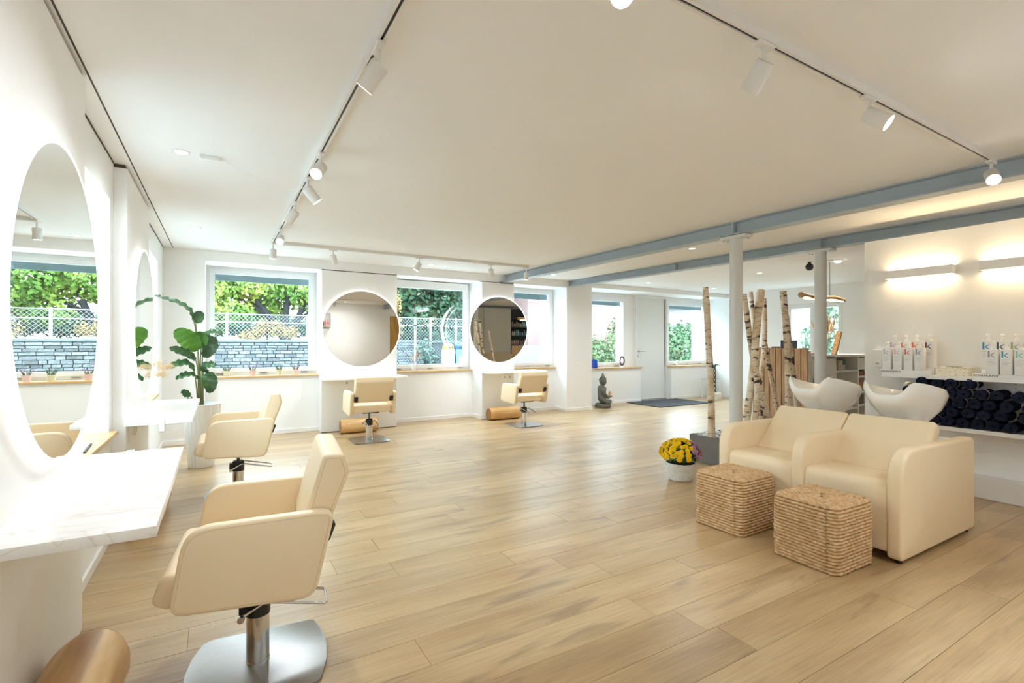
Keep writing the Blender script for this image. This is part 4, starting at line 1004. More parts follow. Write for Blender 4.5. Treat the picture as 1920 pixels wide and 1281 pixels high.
def palm():
    bx_, by_ = -0.15, 5.70
    t = thing('potted_palm', 'tall broad-leaved palm in a ribbed white pot at the corner by the first window', 'plant', (bx_, by_, 0))
    prof = [(0.105, 0), (0.110, .004), (0.165, .60), (0.170, .61), (0.158, .612), (0.150, .57), (0, .57)]
    b = BM(); seg = 96; rings = []
    for i, (r, z) in enumerate(prof[:-1]):
        rings.append([b.verts.new(((r - (0.004 if k % 4 < 2 and i in (1, 2) else 0)) * math.cos(2 * PI * k / seg), (r - (0.004 if k % 4 < 2 and i in (1, 2) else 0)) * math.sin(2 * PI * k / seg), z)) for k in range(seg)])
    for A, B in zip(rings, rings[1:]):
        for k in range(seg): b.faces.new((A[k], A[(k + 1) % seg], B[(k + 1) % seg], B[k]))
    b.faces.new(rings[0]); obj('pot', b, white_m, t, 30)
    obj('soil', lathe(BM(), [(0, .573), (.15, .573), (.15, .56), (0, .56)], 24), black_m, t)
    def at(x, z, dy=0.0): return (x - bx_, dy, z)
    # (stem base, leaf base, control points, tip, half width, brighter?, face normal)
    L = [((-.17, .57), [(-.19, 1.2, 0), (-.222, 1.43, 0), (-.25, 1.51, -.02), (-.33, 1.575, -.04), (-.44, 1.615, -.06), (-.522, 1.645, -.08)], .042, 0, (0.2, -.5, .85)),
         ((-.16, .57), [(-.19, 1.15, .05), (-.205, 1.40, .05), (-.185, 1.45, .05), (-.165, 1.52, .06)], .05, 0, (0, -1, .15)),
         ((-.17, .57), [(-.175, .95, -.02), (-.185, 1.13, -.04), (-.235, 1.21, -.07), (-.30, 1.27, -.09), (-.365, 1.325, -.1)], .085, 1, (0.1, -1, .1)),
         ((-.16, .57), [(-.165, 1.0, .0), (-.155, 1.16, -.03), (-.165, 1.25, -.04), (-.17, 1.315, -.05)], .07, 1, (-.1, -1, .2)),
         ((-.15, .57), [(-.15, 1.0, .06), (-.14, 1.24, .06), (-.09, 1.30, .05), (-.03, 1.31, .03), (.015, 1.285, .0)], .05, 0, (0, -.5, .85)),
         ((-.14, .57), [(-.15, .98, .02), (-.14, 1.2, .02), (-.10, 1.22, .0), (-.09, 1.15, -.03), (-.135, 1.06, -.05)], .075, 0, (.3, -.95, .1)),
         ((-.18, .57), [(-.18, .9, -.05), (-.20, 1.04, -.06), (-.27, 1.10, -.1), (-.34, 1.13, -.12), (-.405, 1.155, -.13)], .05, 0, (0, -.75, .65)),
         ((-.18, .57), [(-.19, .75, -.06), (-.21, .94, -.08), (-.27, 1.01, -.12), (-.34, 1.0, -.16), (-.42, .965, -.2)], .05, 0, (0, -.6, .8)),
         ((-.15, .57), [(-.15, .75, -.04), (-.135, .92, -.05), (-.11, .98, -.08), (-.07, .985, -.1), (-.03, .98, -.1)], .055, 0, (.2, -.6, .75)),
         ((-.16, .57), [(-.165, .72, -.06), (-.17, .85, -.08), (-.23, .90, -.12), (-.29, .895, -.16), (-.35, .865, -.18)], .045, 0, (0, -.5, .8)),
         ((-.14, .57), [(-.14, .75, -.02), (-.125, .90, -.06), (-.095, .87, -.1), (-.08, .80, -.12), (-.085, .72, -.13)], .065, 0, (.2, -.97, .15)),
         ((-.18, .57), [(-.20, .62, -.05), (-.24, .70, -.08), (-.29, .725, -.1), (-.315, .735, -.12)], .04, 0, (0, -.8, .5)),
         ((-.17, .57), [(-.175, .60, -.05), (-.20, .64, -.07), (-.24, .645, -.09), (-.28, .63, -.1)], .045, 1, (0, -.5, .85))]
    for i, (sb, mid, w, br, nr) in enumerate(L):
        M_ = [at(a, c, dy) for a, c, dy in mid]; s0 = at(sb[0], sb[1])
        st = obj('stem', tube(BM(), spline([s0, M_[0], M_[1]], 6), [.0085 - .004 * k / 12 for k in range(13)], 7), stem_m, t)
        obj('leaf', leaf(BM(), M_[1:], w, i, nrm=nr), leafg_m if br else leafd_m, t, 80)
    return t
palm()
def pampas():
    t = thing('pampas_vase', 'pale pampas plumes in a slim vase on the sill behind the edge-on mirror', 'dried grass', (-0.64, 5.30, 0.662))
    obj('vase', lathe(BM(), [(0, 0), (.035, 0), (.04, .08), (.022, .16), (.026, .18), (.02, .18), (.016, .15), (0, .15)], 20), white_m, t)
    q = random.Random(5)
    for k, tip in enumerate(((.22, -.03, .37), (.17, -.06, .30), (.12, -.02, .40))):
        T = Vector(tip); st = spline([(0, 0, .1), (T.x * .3, T.y * .4, .26), T * .8 + Vector((0, 0, .03))], 5)
        obj('stalk', tube(BM(), st, .0018, 5), plume_m, t)
        b = BM()
        for i in range(260):
            f = q.random(); p = Vector(st[-1]).lerp(T + Vector((.06, -.02, -.03)), f) + Vector((q.gauss(0, .014), q.gauss(0, .014), q.gauss(0, .014))); d = Vector((q.uniform(.2, 1), q.uniform(-.6, .5), q.uniform(-.9, .4))).normalized() * q.uniform(.02, .045); s = d.orthogonal().normalized() * .0014
            b.faces.new([b.verts.new(p - s), b.verts.new(p + s), b.verts.new(p + d)])
        o = obj('plume', b, plume_m, t, 0); o['kind'] = 'stuff'
pampas()
t = thing('tablet', 'dark framed tablet lying on the oak sill beside the largest mirror', 'tablet', (-0.655, 3.25, .662), R(4))
obj('body', bx(-.085, .085, -.13, .13, 0, .008, .003, 2), black_m, t, 0); obj('screen', bx(-.075, .075, -.118, .118, .008, .0088), mat('screen_grey', 'c6d2da', 0.15, var='bdc9d1', vscale=3), t, 0)

# heather pots on the first sill
def heather(label, x, y, hexp, blooms):
    t = thing('heather_pot', label, 'potted plant', (x, y, .778), 0, 'small pots on the first window sill')
    mp = mat('pot_' + hexp, hexp, 0.6, var=hexp, vscale=4) if 'pot_' + hexp not in MATS else MATS['pot_' + hexp]
    obj('pot', lathe(BM(), [(0, 0), (.032, 0), (.042, .066), (.044, .07), (.038, .07), (.036, .06), (0, .06)], 20), mp, t)
    q = random.Random(int(x * 1000)); b = BM(); c = BM()
    for k in range(34):
        a = q.uniform(0, 6.28); l = q.uniform(.05, .11); d = Vector((math.cos(a) * .55, math.sin(a) * .55, 1)).normalized(); p = Vector((math.cos(a) * .02, math.sin(a) * .02, .06))
        tube(b, [p, p + d * l * .8], .0012, 4)
        for j in range(10):
            f = q.uniform(.15, 1); o_ = p + d * l * f; s = Vector((q.uniform(-1, 1), q.uniform(-1, 1), q.uniform(-.2, 1))).normalized() * .009; w = s.orthogonal().normalized() * .003
            g = c if (f > .5 and blooms) else b
            g.faces.new([g.verts.new(o_ - w), g.verts.new(o_ + w), g.verts.new(o_ + s)])
    o = obj('foliage', b, leafd_m, t, 0); o['kind'] = 'stuff'
    if blooms: o = obj('flower_spikes', c, mat('heather_bloom', 'b07aa0', 0.8, var='9a6a8e', vscale=40) if 'heather_bloom' not in MATS else MATS['heather_bloom'], t, 0); o['kind'] = 'stuff'
    else: c.free()
heather('small beige pot with a low green plant nearest the palm on the first sill', .075, 7.27, 'dcd6bd', False)
heather('small pink pot of purple heather at the middle of the first sill', .37, 7.27, 'e0bfbb', True)
heather('small beige pot with a low green plant between two pink heather pots', .685, 7.27, 'd9d6bb', False)
heather('small pink pot of purple heather near the wider pier on the first sill', .885, 7.27, 'dfc3c0', True)
def reed_vase(label, x, y, z, n=9):
    t = thing('reed_vase', label, 'vase', (x, y, z), 0, 'slim white vases with dried stems')
    obj('vase', lathe(BM(), [(0, 0), (.028, 0), (.03, .06), (.03, .105), (.024, .112), (.02, .112), (.022, .1), (0, .1)], 20), white_m, t)
    q = random.Random(int(x * 77))
    for k in range(n):
        a = q.uniform(0, 6.28); s = q.uniform(.05, .17); tip = Vector((math.cos(a) * s, math.sin(a) * s * .45, q.uniform(.22, .37)))
        st = obj('dried_stem', tube(BM(), [(0, 0, .08), tip * .6 + Vector((0, 0, .03)), tip], .0016, 5), mat('reed_red', '9a5a50', 0.8, var='87493f', vscale=20) if 'reed_red' not in MATS else MATS['reed_red'], t)
        b = BM(); d = tip.normalized()
        tube(b, [tip - d * .09, tip - d * .05, tip + d * .02], [.001, .0065, .001], 6); obj('seed_head', b, plume_m if k % 3 else MATS['reed_red'], st)
reed_vase('slim white vase with reddish dried stems on the second sill', 2.60, 7.40, .778)
reed_vase('slim white vase with dried stems on the fifth sill beside the door', 8.72, 7.55, .727, 6)
# decor on the fourth sill
t = thing('candle_glass', 'cobalt blue candle glass at the pillar end of the fourth sill', 'candle glass', (6.33, 7.53, .727))
bl = mat('cobalt_glass', '2b57c9', 0.15, var='2049b5', vscale=6)
obj('glass', lathe(BM(), [(0, 0), (.062, 0), (.066, .01), (.066, .165), (.060, .165), (.058, .012), (0, .012)], 28), bl, t)
obj('candle', lathe(BM(), [(0, .012), (.045, .012), (.045, .08), (0, .08)], 20), mat('wax_white', 'f0ead9', 0.5, var='e8e0cc', vscale=5), t)
t = thing('ring_sculpture', 'dark brown ring-shaped glass sculpture on a small white foot near the door', 'sculpture', (7.08, 7.55, .727))
b = BM(); tube(b, [(.055 * math.cos(a), 0, .13 + .085 * math.sin(a)) for a in [2 * PI * k / 28 for k in range(28)]], .016, 10, closed=True)
obj('ring', b, mat('brown_glass', '4a2b26', 0.15, var='6d4038', vscale=14), t)
obj('foot', lathe(BM(), [(0, 0), (.04, 0), (.028, .02), (.012, .03), (.012, .045), (0, .045)], 20), white_m, t)

# seated stone figure holding a candle
def buddha():
    t = thing('buddha_statue', 'grey stone seated buddha statue on the floor under the fourth sill', 'statue', (6.24, 7.17, 0), R(72))
    st = ramp_mat('statue_stone', [(0.3, '55534a'), (0.6, '77746a'), (0.8, '918d80')], 9, 0.9, bump=.4)
    obj('pedestal', lathe(BM(), [(0, 0), (.165, 0), (.18, .02), (.178, .055), (.155, .075), (0, .075)], 32, sx=1, sy=.8), st, t)
    # one skinned body: pelvis, spine, head, arms, crossed legs
    V = [(0, .02, .14), (0, .03, .22), (0, .02, .32), (0, .02, .385), (0, .01, .425),
         (.075, .02, .375), (.115, .03, .28), (.09, -.06, .20), (.02, -.115, .185),
         (-.075, .02, .375), (-.115, .03, .28), (-.09, -.06, .20), (-.02, -.115, .185),
         (.08, 0, .12), (.15, -.07, .115), (.05, -.135, .105), (-.02, -.13, .105),
         (-.08, 0, .12), (-.15, -.07, .115), (-.05, -.125, .12), (.02, -.12, .125)]
    Rr = [.085, .075, .085, .05, .036, .045, .034, .03, .026, .045, .034, .03, .026, .055, .05, .04, .028, .055, .05, .04, .028]
    E = [(0, 1), (1, 2), (2, 3), (3, 4), (3, 5), (5, 6), (6, 7), (7, 8), (3, 9), (9, 10), (10, 11), (11, 12), (0, 13), (13, 14), (14, 15), (15, 16), (0, 17), (17, 18), (18, 19), (19, 20)]
    me = bpy.data.meshes.new('body'); me.from_pydata(V, E, []); o = obj_me('body', me, t); me.materials.append(st)
    m = o.modifiers.new('skin', 'SKIN'); m.use_smooth_shade = True
    for i, v in enumerate(me.skin_vertices[0].data): v.radius = (Rr[i], Rr[i])
    me.skin_vertices[0].data[0].use_root = True
    s = o.modifiers.new('sub', 'SUBSURF'); s.levels = 2; s.render_levels = 2
    # head: shaped skull with brow, nose, lips, long ears, curls and topknot
    b = BM(); r = bmesh.ops.create_uvsphere(b, u_segments=28, v_segments=20, radius=1)
    for v in r['verts']:
        x, y, z = v.co; w = .064 * (1 - .18 * max(0, -z) ** 1.3)
        nx, ny, nz = x * w, y * .068 * (1 - .1 * max(0, -z)), z * .086
        if y < -.55:
            if abs(x) < .2 and -.35 < z < .1: ny -= .012 * (1 - abs(x) / .2) * (1 - (z + .3) / .5)
            if abs(z - .12) < .12 and .15 < abs(x) < .5: ny += .006
            if abs(z + .5) < .08 and abs(x) < .3: ny -= .004
        v.co = (nx, ny, .49 + nz)
    hd = obj('head', b, st, t)
    for s_ in (-1, 1):
        b = BM(); tube(b, spline([(s_ * .064, .005, .51), (s_ * .072, .006, .49), (s_ * .066, .004, .455), (s_ * .056, .0, .425)], 4), [.008, .010, .011, .011, .01, .009, .009, .01, .011, .011, .01, .009, .006], 8); obj('ear', b, st, hd)
    b = BM(); q = random.Random(2)
    for i in range(120):
        z = q.uniform(.05, 1); a = q.uniform(0, 6.28); rr_ = math.sqrt(1 - z * z); p = Vector((rr_ * math.cos(a) * .066, rr_ * math.sin(a) * .07, .505 + z * .078))
        if p.y < -.04 and z < .45: continue
        rr2 = bmesh.ops.create_icosphere(b, subdivisions=1, radius=.010); bmesh.ops.translate(b, vec=p, verts=rr2['verts'])
    obj('hair', b, st, hd)
    obj('topknot', lathe(BM(), [(.045, .56), (.04, .585), (.026, .605), (.02, .625), (.012, .645), (0, .66)], 20), st, hd)
    obj('bowl', lathe(BM(), [(0, .19), (.03, .19), (.05, .215), (.045, .216), (.03, .2), (0, .2)], 20, (0, -.145, 0)), st, t)
buddha()
t = thing('pillar_candle', 'cream pillar candle standing in the hands of the seated statue', 'candle', (6.22 - .145 * math.sin(R(40)) * 1.0, 7.16 - .145 * math.cos(R(40)), .2)); 
obj('wax', lathe(BM(), [(0, 0), (.03, 0), (.03, .10), (.026, .104), (0, .098)], 20), mat('candle_wax', 'e3bd97', 0.5, var='dcb38a', vscale=4), t)
obj('wick', tube(BM(), [(0, 0, .098), (.001, 0, .11)], .0015, 5), black_m, t)
t.location = (6.24 + .145 * math.sin(R(72)), 7.17 - .145 * math.cos(R(72)), .2)

# door mat
t = thing('door_mat', 'dark grey ribbed entrance mat on the floor before the white door', 'mat', (7.88, 7.05, 0))
obj('pile', bx(-.72, .72, -.44, .44, .0005, .012, .003, 1), mat('mat_grey', '55585c', 0.95, var='494c50', vscale=60, bump=.7, bscale=120, stretch=(1, 12, 1)), t, 0)
b = BM()
for (a0, a1, c0, c1) in ((-.73, -.70, -.45, .45), (.70, .73, -.45, .45), (-.70, .70, -.45, -.42), (-.70, .70, .42, .45)): box(b, a0, a1, c0, c1, .0003, .014, .002, 1)
obj('rubber_border', b, black_m, t, 0)

# lucky bamboo in a white pot
t = thing('bamboo_plant', 'braided dark bamboo plant in a square white pot near the far corner', 'plant', (9.22, 6.98, 0))
obj('pot', bx(-.11, .11, -.11, .11, 0, .15, .01, 2), mat('pot_cream', 'e6e2d8', 0.6, var='dcd7cb', vscale=6), t, 0)
for s in range(3):
    pts = [(.035 * math.cos(z * 22 + s * 2.1) * (1 - z * .5), .035 * math.sin(z * 22 + s * 2.1) * (1 - z * .5), .1 + z) for z in [k * .03 for k in range(21)]]
    obj('cane', tube(BM(), pts, .011, 7), mat('cane_dark', '3d4a38', 0.5, var='2b3328', vscale=12) if 'cane_dark' not in MATS else MATS['cane_dark'], t)
for k in range(5):
    b = BM(); a = k * 1.3; leaf(b, [(0, 0, .68), (.05 * math.cos(a), .05 * math.sin(a), .76), (.11 * math.cos(a), .11 * math.sin(a), .74)], .012, k); obj('leaf', b, leafd_m, t, 80)
t = thing('glass_side_table', 'small glass-topped side stand behind the braided bamboo plant', 'side table', (9.5, 7.28, 0))
obj('top', bx(-.2, .2, -.12, .12, .42, .428, .002, 1), clear_m, t, 0)
for sx in (-1, 1):
    for sy in (-1, 1): obj('leg', bx(sx * .18 - .01, sx * .18 + .01, sy * .1 - .01, sy * .1 + .01, 0, .42), white_m, t, 0)

# sockets
def socket(label, loc, axis):
    t = thing('power_socket', label, 'socket', loc, 0 if axis == 'y' else R(90), 'white wall sockets')
    obj('plate', bx(-.04, .04, -.006, 0, -.04, .04, .003, 1), white_m, t, 0); b = BM(); lathe(b, [(0, 0), (.02, 0), (.02, .002), (0, .002)], 18); orient(b, (0, 1, 0), (0, -.0062, 0)); obj('outlet_face', b, mat('socket_grey', 'c6c4c0', 0.5, var='bebcb8', vscale=5) if 'socket_grey' not in MATS else MATS['socket_grey'], t)
socket('white wall socket under the wider far pier counter', (1.50, 6.985, .66), 'y'); socket('white wall socket under the narrow far pier counter', (3.98, 6.97, .66), 'y'); socket('white wall socket closer to the window three jamb on the narrow pier', (4.08, 6.97, .66), 'y')
socket('white wall socket under the counter beside the palm', (XP, 4.3, .60), 'x')

# ---------------------------------------------------------------- reception: plank screen, white unit, objects on it
plankw = ramp_mat('weathered_plank', [(0.28, '9a7654'), (0.5, 'bb9570'), (0.72, 'd1b18c')], 2.2, 0.7, (14, 14, 1.2), rand=True)
t = thing('reception_desk', 'reception desk clad with upright weathered wooden planks behind the birch trunks', 'desk', (6.2, 3.37, 0))
obj('carcass', bx(.03, .10, .01, .72, .03, 1.12), white_m, t, 0)
obj('desk_top', bx(.10, .75, .43, .72, .88, .91, .003, 1), white_m, t, 0)
y = 0.0; q = random.Random(6)
for k in range(9):
    w = q.choice((.066, .07, .074)); obj('plank', bx(0, .022, y, y + w, .03 + q.uniform(0, .01), 1.155 + q.uniform(-.006, .008), .002, 1), plankw, t, 0); y += w + .010
t = thing('shelf_unit', 'white open shelf unit with drawers beside the plank-clad desk', 'shelf unit', (6.2, 3.37, 0))
U = lambda x0, x1, y0, y1, z0, z1: bx(x0, x1, y0, y1, z0, z1, .0015, 1)
L_ = 1.85; D_ = .42
obj('top', U(.10, L_ + .02, -.015, D_, 1.035, 1.065), white_m, t, 0)
for x in (.10, .335, .655, 1.235, 1.52, L_): obj('divider', U(x, x + .022, 0, D_ - .01, .03, 1.035), white_m, t, 0)
obj('back_panel', U(.10, L_ + .02, D_ - .012, D_, .03, 1.035), white_m, t, 0); obj('plinth', U(.10, L_ + .02, .03, D_ - .01, 0, .03), white_m, t, 0)
for x0, x1, zs in ((.122, .335, (.78, .5, .25)), (.357, .655, (.78, .5, .25)), (.677, 1.235, (.835, .33)), (1.257, 1.52, (.75, .54, .36, .18)), (1.542, L_, (.75, .5, .25))):
    for z in zs: obj('shelf_board', U(x0, x1, .004, D_ - .012, z, z + .022), white_m, t, 0)
for x0, x1, z0 in ((.122, .335, .805), (.357, .655, .805), (1.257, 1.52, .86)):
    obj('drawer_front', U(x0 + .004, x1 - .004, -.002, .016, z0, 1.02), white_m, t, 0)
def small(name, label, cat, loc, parts, rz=0):
    t = thing(name, label, cat, loc, rz)
    for nm, b, m, sm in parts: obj(nm, b, m, t, sm)
    return t
M2 = lambda n, a, r=.6: MATS[n] if n in MATS else mat(n, a, r, var=a, vscale=5)
YS = 3.37
small('paper_box', 'brown cardboard box on the middle shelf of the white unit', 'box', (6.95, YS + .15, .857), [('carton', bx(-.06, .08, -.09, .09, 0, .125, .002, 1), M2('cardboard', 'b58a62'), 0), ('label', bx(-.02, .02, -.091, -.09, .03, .09), M2('paper', 'e8e0d4'), 0)])
b = BM()
for k in range(6): box(b, k * .016, k * .016 + .013, -.08, .08, 0, .12 + .006 * (k % 3))
small('booklet_row', 'pale booklets standing beside the cardboard box on the unit', 'booklets', (7.045, YS + .13, .857), [('covers', b, M2('booklet_pale', 'e6dcd4'), 0)])
small('green_pot', 'small green pot with a leafy plant on the middle shelf of the unit', 'plant', (7.25, YS + .12, .857), [('pot', lathe(BM(), [(0, 0), (.04, 0), (.045, .07), (.04, .07), (0, .065)], 16), M2('pot_white', 'eeeeea'), 40), ('foliage', lathe(BM(), [(0, .06), (.05, .07), (.052, .12), (.03, .14), (0, .14)], 10), M2('green_jar', '4f9468'), 30)])
small('red_jar', 'small red jar on the lower shelf beside the plank-clad desk', 'jar', (6.50, YS + .07, .522), [('body', lathe(BM(), [(0, 0), (.03, 0), (.04, .035), (.03, .075), (0, .08)], 16), M2('red_gloss', 'c22230', .3), 50), ('lid', lathe(BM(), [(0, .08), (.02, .08), (.018, .095), (0, .095)], 14), black_m, 40)])
small('dark_bottle', 'dark round bottle standing next to the red jar', 'bottle', (6.42, YS + .12, .522), [('body', lathe(BM(), [(0, 0), (.04, 0), (.045, .1), (.02, .14), (.018, .19), (0, .19)], 16), M2('bottle_dark', '34383e', .3), 50), ('cap', lathe(BM(), [(0, .19), (.021, .19), (.021, .215), (0, .215)], 14), black_m, 40)])
small('orange_bag', 'orange snack bag on a narrow shelf at the partition edge', 'bag', (7.60, YS + .08, .562), [('pouch', lathe(BM(), [(0, 0), (.075, .0), (.085, .06), (.05, .12), (0, .125)], 14, sy=.6), M2('orange_foil', 'd58a2a', .4), 50)])
small('cookie_box', 'brown striped box on the highest narrow shelf of the unit', 'box', (7.60, YS + .08, .772), [('carton', bx(-.09, .09, -.05, .05, 0, .06, .002, 1), M2('brown_box', '9a6a48'), 0)])
small('grey_basket', 'grey storage basket on a low narrow shelf of the unit', 'basket', (7.60, YS + .15, .382), [('body', bx(-.1, .1, -.1, .1, 0, .13, .008, 2), M2('basket_grey', '84807c'), 0)])
ZT = 1.065
b = BM(); lathe(b, [(0, 0), (.15, 0), (.165, .022), (.155, .022), (.14, .008), (0, .008)], 28, sy=.8)
small('pink_tray', 'flat pink oval tray on the reception counter by the plank edge', 'tray', (6.55, YS + .10, ZT), [('dish', b, M2('pink_terracotta', 'd79a8c'), 40)])
small('copper_figure', 'small copper cone-shaped figure on the reception counter', 'figurine', (6.80, YS + .12, ZT), [('cone', lathe(BM(), [(0, 0), (.035, 0), (.03, .02), (.01, .06), (0, .065)], 14), M2('copper', 'c0805a', .35), 40), ('head', lathe(BM(), [(0, .055), (.014, .065), (0, .082)], 10), M2('copper', 'c0805a'), 50)])
t = thing('grass_vase', 'glass vase of dried beige grasses standing on the reception counter', 'vase', (7.12, YS + .25, ZT))
obj('vase', lathe(BM(), [(0, 0), (.06, 0), (.075, .09), (.05, .2), (.056, .21), (.05, .21), (.045, .19), (.068, .09), (0, .01)], 20), clear_m, t)
q = random.Random(8)
for k in range(16):
    a = q.uniform(0, 6.28); s = q.uniform(.04, .28); tip = Vector((math.cos(a) * s, math.sin(a) * s * .5, q.uniform(.36, .56))); d = tip.normalized()
    st = obj('grass_stem', tube(BM(), [(0, 0, .02), tip * .55 + Vector((0, 0, .02)), tip], .002, 5), plume_m, t)
    obj('seed_head', tube(BM(), [tip - d * .14, tip - d * .07, tip + d * .03], [.002, .014, .002], 7), M2('dry_grass', 'b98f62', .9) if k % 2 else plume_m, st)
t = thing('wood_stand', 'slanted split-wood display stand leaning on the reception counter', 'stand', (7.05, YS + .10, ZT), R(8))
b = BM(); prism(b, [(-.075, 0), (.0, 0), (.20, .30), (.105, .315)], -.025, .025, 'y', .006, 2); obj('wedge', b, ramp_mat('split_wood', [(0.3, 'b07a3e'), (0.7, 'e0b378')], 4, .6, (4, 4, 14)), t, 0)
b = BM(); prism(b, [(-.03, .075), (-.005, .065), (.13, .27), (.105, .285)], -.032, -.0255, 'y', .001, 1); obj('brochure', b, M2('brochure_tan', 'd9a56c'), t, 0)
# screen and card terminal on the desk
t = thing('desk_monitor', 'dark tilted monitor peeking above the desk planks', 'monitor', (6.31, 3.66, 1.12), R(-35))
obj('panel', bx(-.10, .10, -.01, .01, .015, .13, .003, 1), black_m, t, 0); obj('screen', bx(-.092, .092, -.0115, -.0102, .023, .122), M2('screen_slate', '5a6a7a', .2), t, 0); obj('foot', bx(-.06, .06, -.05, .05, 0, .012, .002, 1), black_m, t, 0)
t = thing('card_terminal', 'small black card terminal beside the tilted monitor', 'card terminal', (6.26, 3.80, 1.12), R(-20))
obj('body', bx(-.035, .035, -.05, .05, 0, .05, .008, 2), black_m, t, 0); obj('keypad', bx(-.025, .025, -.04, .01, .05, .052), M2('key_grey', '8c8c8a'), t, 0)

# pendant made of a peeled branch
t = thing('branch_pendant', 'peeled branch pendant lamp with a light strip beneath, over the desk', 'pendant lamp', (6.83, 3.5, 1.815))
q = random.Random(12); P = [(-.53 + 1.06 * k / 16, .012 * math.sin(k * .9), .012 * math.sin(k * .6 + 1)) for k in range(17)]
obj('branch', tube(BM(), P, [.037 if k in (0, 1) else .027 * (1 + q.uniform(-.06, .06)) for k in range(17)], 14), log_m, t, 60)
obj('light_strip', bx(-.46, .48, -.008, .008, -.036, -.026), emit_mat('pendant_strip', 'ffe6bd', 14.0), t, 0)
obj('cord', tube(BM(), [(.15, 0, .02), (.15, 0, CZ - 1.815)], .0035, 6), black_m, t)
obj('canopy', lathe(BM(), [(0, CZ - 1.815), (.05, CZ - 1.815), (.05, CZ - 1.815 - .02), (0, CZ - 1.815 - .024)], 20, (.15, 0, 0)), white_m, t)
t = thing('ceiling_globe', 'small black globe fixture on the ceiling beside the second column', 'globe', (6.9, 3.72, CZ))
b = BM(); bmesh.ops.create_uvsphere(b, u_segments=20, v_segments=14, radius=.05); bmesh.ops.translate(b, vec=(0, 0, -.065), verts=b.verts[:]); obj('globe', b, black_m, t); obj('mount', lathe(BM(), [(0, 0), (.02, 0), (.02, -.025), (0, -.025)], 14), black_m, t)
t = thing('ceiling_lamp', 'small bare glowing ceiling lamp next to the branch pendant cord', 'ceiling lamp', (7.06, 3.44, CZ))
obj('bulb', lathe(BM(), [(0, -.035), (.03, -.03), (.045, -.012), (.045, 0), (0, 0)], 20), lens_m, t); obj('ring', lathe(BM(), [(.045, 0), (.055, 0), (.055, -.012), (.045, -.012)], 20, ring=True), white_m, t)
spot_light(t, (0, 0, -.05), (0, 0, -1), 20, 160, 1.0)

# ---------------------------------------------------------------- room behind the partition and behind the camera (what the mirrors show)
cabm = mat('cabinet_greige', 'cfc8ba', 0.5, var='cac3b5', vscale=1)
t = thing('tall_cabinet', 'tall greige cabinet wall behind the partition, seen only in the far mirror', 'cabinet', (5.5, 0.83, 0))
obj('body', bx(.05, 1.98, 0, .33, .05, 2.25), cabm, t, 0)
obj('plinth', bx(.05, 1.98, 0, .30, 0, .05), dark_gap_m, t, 0)
for x0, x1 in ((.06, 1.05), (1.06, 1.97)): obj('door', bx(x0, x1, .33, .35, .96, 2.24, .002, 1), cabm, t, 0)
for x0, x1 in ((.06, .70), (.71, 1.34), (1.35, 1.97)): obj('drawer', bx(x0, x1, .33, .35, .06, .935, .002, 1), M2('cabinet_tan', 'c9b48f', .5), t, 0)
shelfd = M2('shelf_anthracite', '3c4046', .6)
t = thing('dark_shelving', 'anthracite shelving full of coloured bottles, seen only in the far mirror', 'shelving', (7.5, 0.83, 0))
obj('back_panel', bx(0, 1.3, 0, .02, .9, 2.25), shelfd, t, 0); obj('side_panel', bx(0, .02, .02, .28, .9, 2.25), shelfd, t, 0); obj('side_panel', bx(1.28, 1.3, .02, .28, .9, 2.25), shelfd, t, 0); obj('base_cabinet', bx(0, 1.3, 0, .3, 0, .9), cabm, t, 0)
for z in (.9, 1.15, 1.42, 1.68, 1.96, 2.23): obj('shelf_board', bx(.02, 1.28, .02, .28, z, z + .022), shelfd, t, 0)
q = random.Random(31); cs = ('6fb3c9', '3f7fb0', 'b9d8d0', 'e7b7a5', 'e9cfa0', 'd9a0a8', 'f0e9d6', 'c4c9d6')
bme = {}
NTH = 'first second third fourth fifth sixth seventh eighth ninth tenth eleventh twelfth thirteenth fourteenth fifteenth sixteenth seventeenth eighteenth nineteenth twentieth'.split()
for zi, z in enumerate((.922, 1.172, 1.442, 1.702)):
    x = .06; nb = -1
    while x < 1.22:
        nb += 1
        c = cs[(zi * 3 + q.randrange(3)) % len(cs)]; h = q.choice((.12, .15, .18)); k = (c, h)
        t = thing('shelf_bottle', '%s bottle, %s from the tall cabinet on the %s anthracite shelf in the mirror' % ({'6': 'teal', '3': 'blue', 'b': 'mint', 'e': 'peach', 'd': 'rose', 'f': 'cream', 'c': 'grey'}[c[0]], NTH[nb], ('lowest', 'second', 'third', 'fourth')[zi]), 'bottle', (7.5 + x, .98, z), 0, 'bottles on the anthracite shelving')
        if k not in bme:
            b = BM(); lathe(b, [(0, 0), (.026, 0), (.026, h * .75), (.01, h * .82), (0, h * .82)], 12); bmesh.ops.recalc_face_normals(b, faces=b.faces[:]); me = bpy.data.meshes.new('body'); b.to_mesh(me); b.free(); me.materials.append(M2('bot_' + c, c, .4)); me.shade_smooth()
            b = BM(); lathe(b, [(0, h * .8), (.011, h * .8), (.011, h), (0, h)], 10); bmesh.ops.recalc_face_normals(b, faces=b.faces[:]); m2 = bpy.data.meshes.new('cap'); b.to_mesh(m2); b.free(); m2.materials.append(white_m); bme[k] = (me, m2)
        obj_me('body', bme[k][0], t); obj_me('cap', bme[k][1], t); x += q.uniform(.062, .085)
t = thing('wall_cubby', 'white cubby shelf with little bottles on the back wall, reflected in the wider pier mirror', 'shelf', (2.42, -.35, 1.66))
for a in ((-.2, .2, 0, .16, 0, .02), (-.2, .2, 0, .16, .36, .38), (-.2, -.18, 0, .16, .02, .36), (.18, .2, 0, .16, .02, .36), (-.18, .18, 0, .015, .02, .36)): obj('board', bx(*a), white_m, t, 0)
